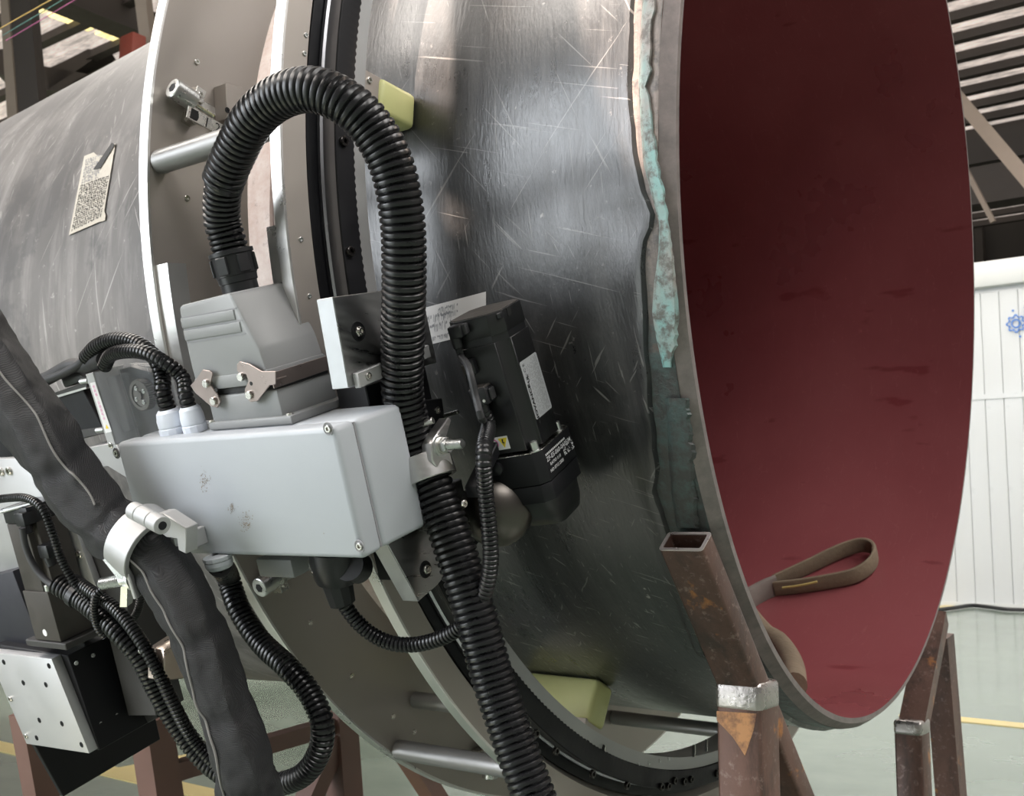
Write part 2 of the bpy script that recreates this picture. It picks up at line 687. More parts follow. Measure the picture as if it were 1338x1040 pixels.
def roof_mat(name, col, strength):
    m, n, b = nt(name)
    f = tex(n, 'noise', 1.2, 5, .7, (1, 3, 1))
    w = tex(n, 'noise', 9, 3, .7, (.25, 1, 1))
    c = mixc(n, ramp(n, w, [(.3, 0), (.7, 1)]), tuple(v * .35 for v in col), col)
    n.links.new(c, b.inputs['Base Color'])
    n.links.new(c, b.inputs['Emission Color'])
    b.inputs['Emission Strength'].default_value = strength
    b.inputs['Roughness'].default_value = .7
    return m


M_roof = roof_mat('translucent_roof_sheet', (.74, .64, .58), .8)
M_sky = roof_mat('yellowed_skylight_sheet', (1.0, .82, .36), 1.6)
M_beam = simple('dark_painted_steel', (.060, .052, .048), .6, .1, .15, 4)
M_beam_l = simple('dusty_flange', (.30, .25, .21), .6, .1, .15, 4)
M_wall = simple('dark_wall_sheet', (.045, .04, .036), .7, 0, .3, 3)
ceil = part('ceiling', MB().box((-60, 6.3, RZ + .17), (25, 50, RZ + .24)), M_roof, kind='structure')
yy = 6.6
k = 0
pm = None
while yy < 31:
    if pm is None:
        mb = MB().box((-55, -.05, 0), (22, .05, .16)).box((-55, -.09, -.012), (22, .09, 0))
        o = part('purlin', mb, M_beam, ceil)
        pm = o.data
        o.matrix_basis = Matrix.Translation((0, yy, RZ))
    else:
        inst('purlin', pm, ceil, Matrix.Translation((0, yy, RZ)))
    yy += .86


def beam_y(px, py, x, dz, wid, y0, y1, m=M_beam, name='girder', drop=0.):
    """girder running in y at x through the sight line"""
    p = at_x(px, py, x)
    part(name, MB().box((x - wid / 2, y0, p.z - dz), (x + wid / 2, y1, p.z)), m, ceil)


def beam_x(px, py0, py1, y, x0, x1, m=M_beam, name='girder', wid=.3):
    a, b_ = at_y(px, py0, y), at_y(px, py1, y)
    part(name, MB().box((x0, y - wid / 2, b_.z), (x1, y + wid / 2, a.z)), m, ceil)


# skylight sheets between the purlins on the left
for (ya, yb) in ((7.05, 7.8), (7.9, 8.65), (8.78, 9.5), (9.65, 10.3)):
    part('skylight_panel', MB().box((-16.35, ya, RZ + .13), (-15.2, yb, RZ + .15)), M_sky, ceil)
part('girder', MB().box((-15.05, 5.0, RZ - .35), (-14.75, 40, RZ + .1)).box((-15.15, 5, RZ - .38), (-14.65, 40, RZ - .35)), M_beam, ceil)
beam_x(1300, 172, 212, 20.5, -12, 20)
beam_x(1300, 219, 268, 18.0, -10, 20, wid=.5)
# raking strut
a, b_ = at_depth(1170, 31, 17.1), at_depth(1420, 327, 14.1)
part('brace', MB().tube([a, b_], .13, 4, 8), M_beam_l, ceil)
a, b_ = at_depth(1252, 202, 16.5), at_depth(1298, 290, 16.2)
part('brace', MB().tube([a, b_], .05, 4, 8), M_beam_l, ceil)
wb = part('wall_back', MB().box((-60, 31, 0), (30, 31.3, 12)), M_wall, kind='structure')
for i in range(8):
    x = -9 + i * 1.5
    part('girt', MB().box((x - .1, 30.7, 0), (x + .1, 31, 9)), M_beam, wb)
part('wall_left', MB().box((-60.3, -10, 0), (-60, 31, 12)), M_wall, kind='structure')

# unseen slab added over the near bay, its holes cut to shape sun patches
RN = 8.4
bm = bmesh.new()
loops = [[Vector((-26, -26, RN)), Vector((14, -26, RN)), Vector((14, 6.2, RN)), Vector((-26, 6.2, RN))]]
for poly in ([(505, -60), (588, -60), (590, 60), (592, 168), (560, 150), (520, 126), (514, 60)],
             [(563, 262), (578, 260), (618, 291), (628, 322), (591, 324)],
             [(742, -60), (765, 90), (800, 190), (826, 250), (836, 250), (832, 110), (836, -60)]):
    lp = []
    for (px, py) in poly:
        q = at_r(px, py, .71)
        lp.append(q + SUN * ((RN - q.z) / SUN.z))
    loops.append(lp)
for (fx, fy, sx, sy) in ((-.85, -1.45, .30, .34), (-1.95, -3.85, .55, .9)):     # two more added holes that throw sun patches on the floor
    loops.append([Vector((fx + a * sx, fy + b * sy, 0)) + SUN * (RN / SUN.z) for a, b in ((-1, -1), (1, -1), (1, 1), (-1, 1))])
es = []
for lp in loops:
    vs = [bm.verts.new(p) for p in lp]
    es += [bm.edges.new((vs[i], vs[(i + 1) % len(vs)])) for i in range(len(vs))]
bmesh.ops.triangle_fill(bm, use_beauty=True, edges=es)
fs_ = list(bm.faces)
ret = bmesh.ops.extrude_face_region(bm, geom=fs_)
for v in [g for g in ret['geom'] if isinstance(g, bmesh.types.BMVert)]:
    v.co.z += .02
mbx = MB()
mbx.bm.free()
mbx.bm = bm
part('sun_mask_sheet', mbx, M_beam, ceil, 'added dark sheet with holes cut to shape sun patches', sharp=20)

# column at the far left
t = thing('steel_column', 'dark riveted building column with a dusty tan flange at the upper left edge', 'column', at_depth(20, 700, 15) * 1)
t.location.z = 0
ORG[t.name] = Vector(t.location)
pts = [at_depth(px, py, 15) for (px, py) in ((-5, -40), (30, 165), (11, 165), (-24, -40), (54, 165), (18, -40), (50, 60))]


def slab(quad, depth, m, name, parent, label=None):
    q = [at_depth(px, py, depth) for px, py in quad]
    back = FWD.copy()
    back.z = 0
    back.normalize()
    part(name, MB().hexa([*q, *[p + back * .3 for p in q]]), m, parent, label)


slab([(-2, -30), (8, -30), (42, 400), (24, 400)], 15, M_beam_l, 'flange', t, 'dusty tan flange')
slab([(6, -30), (36, -30), (75, 400), (40, 400)], 15.05, M_beam, 'web', t)
t = thing('steel_hanger', 'thin tan steel hanger dropping from the roof girder left of the bright ring rim', 'hanger', at_depth(185, 75, 14))
slab([(172, -30), (187, -30), (201, 90), (187, 90)], 14, M_beam_l, 'flat_bar', t)
t = tag(part('red_crane_block', MB().box((-.14, -.1, -.2), (.14, .1, .2), zframe(at_depth(173, 68, 13.8), (0, 0, 1)), .02), simple('red_paint', (.30, .07, .05), .5), loc=at_depth(173, 68, 13.8)), 'small red block behind the far pipe under the roof', 'crane block')
for q in ([(45, 84), (122, 98), (106, 120), (46, 117)], [(60, 92), (150, 46), (160, 52), (64, 116)], [(96, 106), (190, 60), (190, 66), (112, 118)], [(-5, 62), (12, 66), (12, 100), (-5, 96)]):
    qq = [at_depth(px, py, 20) for px, py in q]
    part('girder', MB().hexa([*qq, *[p + Vector((-.3, .35, 0)) for p in qq]]), M_beam, ceil)
# coloured lines strung across the upper left
for nm, c, (x0, y0), (x1, y1), lab in (
        ('yellow', (.62, .42, .14), (-5, 40), (75, -5), 'thin yellow line strung across the upper left corner'),
        ('teal', (.10, .22, .20), (4, 46), (90, -5), 'thin teal line strung between the yellow and pink lines'),
        ('pink', (.42, .12, .25), (8, 53), (106, -5), 'thin pink line strung lowest across the upper left corner')):
    a, b_ = at_depth(x0, y0, 7), at_depth(x1, y1, 6)
    tag(part('strung_line', MB().tube([a, b_], .0032, 6, 2), simple(nm + '_line', c, .6), loc=a), lab, 'line', 'coloured lines')

# white cabin on the right -----------------------------------------
CY = 9.006
cb = thing('portable_cabin', 'long white corrugated cabin standing on the floor beyond the pipe mouth', 'cabin', (-1, CY, 0))
M_cab = simple('white_cabin_panel', (.56, .575, .58), .35, 0, .02, 3)
M_cab2 = simple('white_cabin_rail', (.60, .61, .60), .4, 0, .04, 5)
CT = at_y(1283, 343, CY).z
part('wall', MB().box((-9, CY + .03, .0), (8, CY + 2.4, CT - .1)), M_cab, cb)
pan = None
for i in range(72):
    x = -5.47 + i * .16
    mb = MB().box((.006, 0, .0), (.154, .02, 1.86)) if False else None
    if pan is None:
        o = part('panel', MB().box((x + .0015, CY, .03), (x + .1585, CY + .04, CT - .28), bev=.004, seg=1), M_cab, cb)
        pan, px0 = o.data, x
    else:
        inst('panel', pan, cb, Matrix.Translation((x - px0, 0, 0)) @ Matrix.Translation(ORG[cb.name]))
part('cabin_rail', MB().box((-9, CY - .05, CT - .24), (8, CY + 2.4, CT), bev=.02), M_cab2, cb)
part('cabin_rail', MB().box((-9, CY - .008, 1.86), (8, CY + .03, 1.905)), M_cab, cb)
part('cabin_rail', MB().box((-9, CY - .02, 0), (8, CY + .03, .035)), M_cab2, cb)
gc = at_y(1328, 423, CY)
gm = frame((gc.x, CY - .012, gc.z), (1, 0, 0), (0, 0, 1))
mb = MB()
rows = []
for k in range(64):
    a = 2 * math.pi * k / 64
    ro = .076 + .009 * max(-1, min(1, 2.2 * math.cos(8 * a)))
    rows.append([gm @ Vector((rr * math.cos(a), rr * math.sin(a), zz)) for rr, zz in ((ro, 0), (ro, .006), (ro - .014, .006), (ro - .014, 0))])
mb.grid(rows, close_u=True, close_v=True)
mb.lathe([(0, .042), (.006, .042), (.006, .029), (0, .029)], gm, 32, closed=True)
part('gear_logo', mb, M_blueink, cb, 'blue outlined gear emblem')
M_dblue = None
for (dx, dy) in ((-.02, .12), (.03, -.12)):
    part('logo_dot', MB().lathe([(0, 0), (0, .010), (.006, .010), (.006, 0)], gm @ Matrix.Translation((dx, dy, 0)), 12), M_blueink, cb)
for (a, b_, c, d) in ((.075, .08, .1, .02), (.075, .13, .09, .012), (.085, .02, .012, .16), (.075, -.02, .09, .012)):
    part('logo_stroke', MB().box((a, b_, 0), (a + c, b_ + d, .006), gm), M_blueink, cb)
M_dblue = simple('deep_blue_paint', (.06, .06, .4), .5)
# cable on the floor along the cabin
P = [at_z(px, py, .02) for px, py in ((1225, 797), (1248, 794), (1270, 791), (1292, 793), (1315, 796), (1345, 797), (1400, 799))]
tag(part('floor_cable', MB().tube(P, .017, 8, .05), M_rub, loc=P[0] - Vector((0, 0, .02))), 'black cable lying on the green floor along the foot of the white cabin', 'cable')

# ------------------------------------------------------------------ pipes
XM = Matrix(((0, 0, 1, 0), (1, 0, 0, 0), (0, 1, 0, AX), (0, 0, 0, 1)))    # local z along the pipe axis


def mouth_x(x, y, z):
    """the mouth is cut slightly out of square"""
    w = max(0., min(1., (x + .22) / .22))
    return x + w * (-.0661 * y + .0468 * z)


def shell(prof, seg=160, xf=None, jit=None, mat4=XM):
    mb = MB()
    rows = []
    for (x, r) in prof:
        row = []
        for k in range(seg):
            a = 2 * math.pi * k / seg
            rr = r
            xx = x
            if jit:
                xx, rr = jit(x, r, a)
            y, z = rr * math.cos(a), rr * math.sin(a)
            if xf:
                xx = xf(xx, y, z)
            row.append(mat4 @ Vector((y, z, xx)))
        rows.append(row)
    mb.grid(rows, close_v=True)
    return mb


RO = .71


def pn(*v):
    return mnoise.noise(Vector(v))


EDGE = [(-60, 838), (0, 838), (60, 835), (110, 833), (170, 836), (215, 840), (250, 848), (275, 857), (290, 857), (310, 848), (360, 848), (420, 850), (480, 853), (560, 860), (620, 866), (640, 862), (700, 880), (800, 905), (860, 925)]
EDGE_T = sorted(((math.atan2(p.z - AX, p.y) % (2 * math.pi)), p.x - mouth_x(0, p.y, p.z - AX)) for p in (at_r(ex, ey, RO) for ey, ex in EDGE))


def edge_x(a):
    """ragged cut-back edge of the coat, measured from the mouth"""
    a = a % (2 * math.pi)
    if a <= EDGE_T[0][0] or a >= EDGE_T[-1][0]:
        return -.045 + .004 * pn(math.cos(a) * 4, math.sin(a) * 4, 2)
    for (t0, e0), (t1, e1) in zip(EDGE_T, EDGE_T[1:]):
        if t0 <= a <= t1:
            u = (a - t0) / max(t1 - t0, 1e-6)
            return e0 + (e1 - e0) * u


def coat_jit(x, r, a):
    if x > -.075:
        ca, sa = math.cos(a) * 3, math.sin(a) * 3
        x = x + .045 + edge_x(a) + .0022 * pn(ca * 9, sa * 9, 1.1)
        r = r + .0012 * pn(ca * 14, sa * 14, x * 60)
    return x, r


pipe = thing('steel_pipe', 'large black coated steel pipe with a red lined open mouth facing right', 'pipe', (-.25, 0, AX - RO))
xs = [-.47 + i * .40 / 24 for i in range(25)]
coat_prof = [(-.47, RO - .004), (-.469, RO)] + [(x, RO) for x in xs[1:-1]] + [(-.058, RO + .0006), (-.053, RO + .0026), (-.047, RO + .0022), (-.044, RO - .004)]
part('outer_coat', shell(coat_prof, 360, mouth_x, coat_jit), MATS['coat'], pipe, 'worn black epoxy coat', sharp=50)


def band_jit(x, r, a):
    return x, r + .0016 * pn(math.cos(a) * 12, math.sin(a) * 12, x * 30)


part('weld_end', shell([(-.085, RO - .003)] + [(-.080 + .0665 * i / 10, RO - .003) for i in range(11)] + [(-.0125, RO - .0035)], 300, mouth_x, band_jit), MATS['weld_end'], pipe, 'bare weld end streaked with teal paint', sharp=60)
part('bevel', shell([(-.0125, RO - .0035), (-.0015, RO - .011), (0, RO - .0115), (0, RO - .0187)], 200, mouth_x), MATS['bevel'], pipe, 'ground pinkish bevelled lip')
part('weld_end', shell([(-.53, RO - .010), (-.525, RO - .004), (-.46, RO - .004)], 200), MATS['pink'], pipe, 'bare pinkish weld end between the two rings')
TQ = [(-40, 839, 858), (0, 839, 857), (60, 836, 851), (110, 834, 847), (170, 837, 855), (215, 841, 862), (250, 850, 868), (290, 861, 874), (330, 860, 880), (370, 854, 884), (410, 852, 888), (445, 858, 884), (480, 866, 878)]
for k, (tq, nm) in enumerate(((TQ, 'a'), ([(520, 868, 900), (560, 872, 905), (610, 874, 908), (650, 877, 910), (690, 884, 914)], 'b'))):
    rows = []
    for i in range(60):
        f = i / 59 * (len(tq) - 1)
        j = min(int(f), len(tq) - 2)
        u = f - j
        py = tq[j][0] * (1 - u) + tq[j + 1][0] * u
        xa = tq[j][1] * (1 - u) + tq[j + 1][1] * u
        xb = tq[j][2] * (1 - u) + tq[j + 1][2] * u + 5 * pn(py * .05, 3, k) + 4 * pn(py * .2, 1, k)
        rows.append([at_r(xa + (xb - xa) * v / 6, py, RO + .0012 if 0 < v < 6 else RO - .0032) for v in range(7)])
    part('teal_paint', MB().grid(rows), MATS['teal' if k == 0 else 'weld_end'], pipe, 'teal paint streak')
# far pipe (slightly misaligned)
FP = Matrix.Translation((-.55, .0124, AX - .0164)) @ frame((0, 0, 0), (0, 1, 0), z=(1, -.0269, .0489))
RF = .6955
far = thing('dusty_steel_pipe', 'dusty grey coated pipe running off to the left behind the ring plate', 'pipe', FP @ Vector((0, -RF, -.6)))


def far_jit(x, r, a):
    if x > -.12:
        x += .006 * pn(math.cos(a) * 8, math.sin(a) * 8, 3) - .09 * max(0, math.sin(a - 2.85)) * (1 if False else 0)
    return x, r + .0012 * pn(math.cos(a) * 2.2, math.sin(a) * 2.2, x * 1.6)


part('outer_coat', shell([(-3.4, RF)] + [(-3.4 + 3.29 * i / 30, RF) for i in range(31)] + [(-.105, RF - .006)], 200, None, far_jit, FP), MATS['coat_far'], far, 'dusty grey black coat', sharp=50)
part('weld_end', shell([(-.13, RF - .006), (-.02, RF - .006), (.0, RF - .008), (.003, RF - .011)], 160, None, None, FP), MATS['pink'], far, 'bare pinkish weld end')
part('coat_edge', shell([(-.118, RF - .003), (-.115, RF + .003), (-.107, RF + .003), (-.104, RF - .006)], 200, None, far_jit, FP), M_rub, far, 'dark ragged edge of the coat')
rows = []
for i in range(-2, 22):
    r1 = []
    for k in range(200):
        a = 2 * math.pi * k / 200
        ca, sa = math.cos(a), math.sin(a)
        if i <= 0:
            xx, rr = ((0, RO - .0187), (-.05, RO - .019), (-.15, RO - .019))[i + 2]
            r1.append(XM @ Vector((rr * ca, rr * sa, mouth_x(xx, rr * ca, rr * sa))))
            continue
        w = min(1, i / 14)
        xx = -.15 - .027 * min(i, 14) - .35 * max(0, i - 14)
        pA = XM @ Vector(((RO - .019) * ca, (RO - .019) * sa, mouth_x(xx, (RO - .019) * ca, (RO - .019) * sa)))
        pB = FP @ Vector(((RF - .020) * ca, (RF - .020) * sa, xx + .55))
        r1.append(pA.lerp(pB, w * w * (3 - 2 * w)))
    rows.append(r1)
part('inner_lining', MB().grid(rows, close_v=True), MATS['red'], pipe, 'glossy dark red lining', fix=False, sharp=60)
part('end_cover', MB().lathe([(-3.39, 0), (-3.39, RF - .02)], FP, 64), M_wall, far)


for (tp, mm_) in (([(10, 336, 352), (40, 328, 346), (80, 320, 338), (120, 314, 328), (160, 311, 318)], 'teal'),):
    rows = []
    for i in range(24):
        f = i / 23 * (len(tp) - 1)
        j = min(int(f), len(tp) - 2)
        u = f - j
        yy_ = tp[j][0] * (1 - u) + tp[j + 1][0] * u
        xa = tp[j][1] * (1 - u) + tp[j + 1][1] * u
        xb = tp[j][2] * (1 - u) + tp[j + 1][2] * u + 3 * pn(yy_ * .1, 5, 1)
        rows.append([(xa + (xb - xa) * v / 4, yy_, v) for v in range(5)])
    TEAL_ROWS = rows
# paper sheets glued to the pipes ------------------------------------
def speckle_mat(name, paper, ink, scale, thr, stretch=(1, 1, 1)):
    m, n, b = nt(name)
    f = tex(n, 'noise', scale, 2, .6, stretch)
    g = tex(n, 'noise', 12, 3, .6)
    c = mixc(n, g, tuple(v * .92 for v in paper), paper)
    c = mixc(n, ramp(n, f, [(thr, 0), (thr + .03, 1)]), c, ink)
    n.links.new(c, b.inputs['Base Color'])
    b.inputs['Roughness'].default_value = .7
    return m


M_paper = simple('aged_paper', (.46, .42, .36), .7, 0, .06, 12)
M_paperw = simple('white_paper', (.66, .64, .63), .65, 0, .03, 12)


def on_far(px, py, lift=.0):
    Fi = FP.inverted()
    o = Fi @ CAM
    d = Fi.to_3x3() @ ray(px, py)
    r = RF + lift
    a = d.x ** 2 + d.y ** 2
    b = o.x * d.x + o.y * d.y
    c = o.x ** 2 + o.y ** 2 - r * r
    return FP @ (o + d * ((-b - math.sqrt(b * b - a * c)) / a))


def patch(fn, quad, nu, nv, lift, edge=None):
    """sheet following a surface between four pixel corners (TL, TR, BR, BL)"""
    (ax, ay), (bx, by), (cx, cy), (dx, dy) = quad
    rows, rows2 = [], []
    for j in range(nv + 1):
        v = j / nv
        r1, r2 = [], []
        for i in range(nu + 1):
            u = i / nu
            px = (ax * (1 - u) + bx * u) * (1 - v) + (dx * (1 - u) + cx * u) * v
            py = (ay * (1 - u) + by * u) * (1 - v) + (dy * (1 - u) + cy * u) * v
            if edge:
                px, py = edge(u, v, px, py)
            r1.append(fn(px, py, lift))
            r2.append(fn(px, py, lift + .0006))
        rows.append(r1)
        rows2.append(r2)
    mb = MB()
    mb.grid(rows2)
    rim = rows[0] + [r[-1] for r in rows[1:]] + rows[-1][-2::-1] + [r[0] for r in rows[-2:0:-1]]
    rim2 = rows2[0] + [r[-1] for r in rows2[1:]] + rows2[-1][-2::-1] + [r[0] for r in rows2[-2:0:-1]]
    mb.grid([rim, rim2], close_v=True)
    return mb


part('teal_paint', MB().grid([[on_far(x, y, -.0044 if 0 < v < 4 else -.0062) for (x, y, v) in r] for r in TEAL_ROWS]), MATS['teal'], far, 'teal paint streak between the rings')
lab = part('paper_sheet', patch(on_far, [(110, 204), (151, 187), (134, 288), (90, 307)], 10, 16, .0022,
      lambda u, v, x, y: (x + (3 if u > .95 and v > .9 else 0), y + 10 * max(0, 1 - v * 8) * (1 - abs(u - .62) * 2.2) * (1 if .35 < u < .9 else 0))),
      M_paper, far, 'torn yellowed paper sheet covered in fine print')


def fine_print(fn, quad, rows, cols, m, parent, lift, h=.5, seed=1, name='fine_print', gap=.25, fmt=None):
    """tiny illegible characters as printed marks, one mesh"""
    rnd = random.Random(seed)
    (ax, ay), (bx, by), (cx, cy), (dx, dy) = quad
    mb = MB()

    def q(u, v):
        return ((ax * (1 - u) + bx * u) * (1 - v) + (dx * (1 - u) + cx * u) * v, (ay * (1 - u) + by * u) * (1 - v) + (dy * (1 - u) + cy * u) * v)
    for j in range(rows):
        n = cols if fmt is None else int(cols * fmt[j % len(fmt)])
        for i in range(n):
            if rnd.random() < gap:
                continue
            u0, v0 = i / cols, j / rows
            for _ in range(2):
                uu = u0 + rnd.random() * .5 / cols
                vv = v0 + rnd.random() * .4 * h / rows
                w_, h_ = (.62, .26) if rnd.random() < .5 else (.26, .8)
                c4 = [(uu, vv), (uu + w_ / cols, vv), (uu + w_ / cols, vv + h_ / rows), (uu, vv + h_ / rows)]
                vs = [mb.bm.verts.new(fn(*q(*p), lift)) for p in c4]
                mb.bm.faces.new(vs)
    return part(name, mb, m, parent)


fine_print(on_far, [(105, 242), (143, 228), (132, 283), (93, 302)], 20, 15, M_ink, lab, .0034, 1., 3, gap=.02)
fine_print(on_far, [(112, 208), (133, 201), (128, 234), (106, 240)], 10, 9, M_greyink, lab, .0034, 1., 4, gap=.1)
part('torn_strip', patch(on_far, [(146, 186), (150, 189), (131, 220), (122, 221)], 3, 8, .0036), M_ink, lab, 'dark torn fold')


def on_pipe(px, py, lift=0.):
    return at_r(px, py, RO + lift)


lab = part('paper_sheet', patch(on_pipe, [(555, 402), (635, 381), (635, 432), (555, 452)], 14, 8, .0005), M_paperw, pipe, 'white paper label behind the servo motor')
fine_print(on_pipe, [(572, 402), (598, 395), (598, 412), (572, 419)], 2, 14, M_greyink, lab, .0013, .6, 5, gap=.1)
fine_print(on_pipe, [(556, 413), (590, 404), (590, 428), (556, 437)], 2, 18, M_greyink, lab, .0013, .6, 6, gap=.1)
fine_print(on_pipe, [(565, 440), (586, 434), (586, 441), (565, 447)], 1, 10, M_greyink, lab, .0013, .6, 8, gap=.1)

# ------------------------------------------------------------------ shared screws
def screw_mesh(name, r, h, m, hexr=.5, seg=18, dish=0.):
    mb = MB()
    I = Matrix.Identity(4)
    mb.lathe([(0, r), (h * .85, r), (h, r * .88), (h, r * hexr)], I, seg)
    rows = []
    for z in (h, h * .35):
        rows.append([Vector((r * hexr * math.cos(2 * math.pi * k / 6), r * hexr * math.sin(2 * math.pi * k / 6), z)) for k in range(6)])
    mb.grid(rows, close_v=True, cap1=True)
    bm = mb.bm
    bmesh.ops.recalc_face_normals(bm, faces=bm.faces)
    me = bpy.data.meshes.new(name)
    bm.to_mesh(me)
    bm.free()
    fin(me, 30)
    me.materials.append(m)
    return me


SC6 = screw_mesh('cap_screw', .0055, .004, M_steel)
SC4 = screw_mesh('cap_screw', .0036, .002, M_steel)
SC3 = screw_mesh('cap_screw', .0026, .0012, M_zinc)
SC10 = screw_mesh('cap_screw', .0085, .006, M_steel, .48)
SCB = screw_mesh('cap_screw', .0050, .003, M_black_an)
M_bolt = simple('blackened_bolt', (.055, .05, .048), .3, .9, .2, 60)
SCB6 = screw_mesh('cap_screw', .0055, .004, M_bolt)
HOLE = screw_mesh('screw_hole', .0036, .0006, M_black_an, .6)


def dot(name, me, F, p, parent, axis=2):
    """screw lying on a frame's +axis face at local point p"""
    z = F.to_3x3() @ Vector([1 if k == axis else 0 for k in range(3)])
    return inst(name, me, parent, zframe(F @ Vector(p), z))


# ------------------------------------------------------------------ orbital track clamped round the pipe
trk = thing('ring_track', 'pair of machined rings with rods and black gear ring clamped round the pipe joint', 'track', (-.42, 0, AX - .89))
X1 = XM @ Matrix.Translation((-.0037, .0137, 0))
X2 = XM @ Matrix.Translation((-.0048, .0179, 0))


def ringpart(name, prof, M, m, label=None, seg=256, sharp=30):
    return part(name, MB().lathe(prof, M, seg, closed=True), m, trk, label, sharp=sharp)


ringpart('ring_plate', [(-.550, .735), (-.536, .735), (-.536, .8770), (-.550, .8770)], X1, M_alu_ring, 'broad grey back ring plate')
ringpart('rim', [(-.552, .8770), (-.5358, .8770), (-.5358, .8798), (-.5362, .8803), (-.5516, .8803), (-.552, .8798)], X1, M_rim, 'bright machined rim of the back plate')
ringpart('ring_plate', [(-.312, .8457), (-.298, .8557), (-.298, .8870), (-.312, .8870)], X2, M_alu_ring, 'grey front ring plate')
ringpart('rim', [(-.3135, .8870), (-.2978, .8870), (-.2978, .8897), (-.2982, .8902), (-.3131, .8902), (-.3135, .8897)], X2, M_rim, 'bright machined rim of the front plate')
ringpart('rail_groove', [(-.318, .800), (-.306, .800), (-.306, .8470), (-.318, .8470)], X2, M_black_an, 'black groove')
M_vrail = simple('turned_steel_rail', (.42, .42, .44), .30, 1., .2, 3, 0, stretch=(30, 1, 1))
ringpart('guide_rail', [(-.306, .826), (-.3045, .8335), (-.300, .8338), (-.298, .8315), (-.288, .8315), (-.286, .8335), (-.2785, .8335), (-.278, .8328), (-.278, .826)], X2, M_vrail, 'turned steel guide rail')
# gear ring with fine internal teeth
rows = []
nT = 2400
for (x, r, tooth) in ((-.306, .8076, 1), (-.306, .826, 0), (-.2786, .826, 0), (-.2782, .8342, 0), (-.2756, .8342, 0), (-.2752, .8338, 0), (-.2752, .811, 0), (-.2758, .8076, 1)):
    rows.append([X2 @ Vector(((r + (.0012 * ((k // 2) % 2) if tooth else 0)) * math.cos(2 * math.pi * k / nT), (r + (.0012 * ((k // 2) % 2) if tooth else 0)) * math.sin(2 * math.pi * k / nT), x)) for k in range(nT)])
part('gear_ring', MB().grid(rows, close_u=True, close_v=True), M_black_an, trk, 'black gear ring with fine teeth')
ringpart('inner_flange', [(-.328, .790), (-.2785, .790), (-.2785, .8074), (-.328, .8074)], X2, M_ali_light, 'silver inner flange')
for (px, py) in ((448, 185), (456.5, 329), (699, 958), (725, 981), (773, 1011), (818, 1026), (863, 1028), (872, 1027), (893, 1021), (902, 1018)):
    inst('cap_screw', SCB6, trk, zframe(at_x(px, py, -.2752), (1, 0, 0)))
for k in range(28):       # the rest of the circle, at even spacing
    a = R_(-100 + k * 9.3)
    p = X2 @ Vector((.822 * math.cos(a), .822 * math.sin(a), -.2752))
    inst('cap_screw', SCB6, trk, zframe(p, (1, 0, 0)))
for (px, py) in ((399.6, 46), (397.7, 70), (393, 313), (470, 100), (404, 387)):
    inst('cap_screw', SC3, trk, zframe(at_x(px, py, -.298), (1, 0, 0)))
for (px, py) in ((257, 81), (244, 259), (405.5, 813), (459, 883), (513.5, 936), (541, 956), (184, 850), (297, 144)):
    inst('screw_hole', SC4, trk, zframe(at_x(px, py, -.536), (1, 0, 0)))
for (px, py) in ((230, 362), (238, 430), (243, 497)):
    inst('cap_screw', SC6, trk, zframe(at_x(px, py, -.536), (1, 0, 0)))
for (px, py) in ((834, 1001), (848, 999), (862, 996), (874, 993), (693, 929)):
    inst('screw_hole', SC3, trk, zframe(at_x(px, py - 2, -.2786), (1, 0, 0)))
for (px, py) in ((766, 979), (787, 985), (906, 984), (922, 977)):
    p = at_x(px, py - 3, -.2786)
    d = Vector((0, p.y, p.z - AX)).normalized()
    F = frame(p, -d, z=(1, 0, 0))
    part('slot', MB().box((-.009, -.0032, 0), (.009, .0028, .0007), F, .0003, 1), M_black_an, trk)
    part('slot_edge', MB().box((-.009, -.0048, 0), (.009, -.0032, .0010), F), M_steel, trk)
M_rod = simple('grey_anodised_rod', (.27, .265, .26), .38, .5, .05, 20)
# spacer rods between the two plates
for (px, py, rr) in ((208, 212, .0140), (519, 979, .0135), (541, 914, .0115), (800, 937, .012)):
    p = at_x(px, py, -.537)
    mb = MB().cyl(p, p + Vector((.2265, 0, 0)), rr, rr, 28, .003)
    part('spacer_rod', mb, M_rod, trk)
for k in range(4):
    a = R_(70 - k * 30)
    p = X1 @ Vector((.835 * math.cos(a), .835 * math.sin(a), -.537))
    part('spacer_rod', MB().cyl(p, p + Vector((.2265, 0, 0)), .0135, .0135, 20, .003), M_ali_light, trk)
# bright arc segments bolted on the plates
def arc_strip(M, x0, x1, r0, r1, pA, pB, xp):
    t = []
    for (px, py) in (pA, pB):
        q = M.inverted() @ at_x(px, py, xp)
        t.append(math.atan2(q.y, q.x) % (2 * math.pi))
    part('edge_strip', MB().lathe([(x0, r0), (x1, r0), (x1, r1), (x0, r1)], M, 40, min(t), max(t), closed=True), M_rim, trk, 'bright machined arc strip')


arc_strip(X1, -.536, -.514, .850, .8755, (211, 346), (262, 600), -.53)
arc_strip(X2, -.327, -.314, .878, .8897, (352, 298), (372, 370), -.33)


def clamp_pad(thdeg, x1=-.285, L=.12, hw=.021):
    a = R_(thdeg)
    rd = Vector((0, math.cos(a), math.sin(a)))
    F = frame((0, 0, AX), (1, 0, 0), z=rd)      # local: x axial, y tangential, z radial
    o = part('clamp_block', MB().box((x1 - L, -hw, .765), (x1, hw, .803), F, .001, 1), M_alu_ring, trk, 'grey clamp block')
    part('pad', MB().box((x1 - L, -hw, .7105), (x1 + .004, hw, .769), F, .007, 3), M_yel, trk, 'yellow plastic pad')
    for s in (-1, 1):
        inst('cap_screw', SC4, trk, zframe(F @ Vector((x1, s * .011, .783)), (1, 0, 0)))


for th in (176.5, -116.5, -66, 116, 56, -4):
    clamp_pad(th)
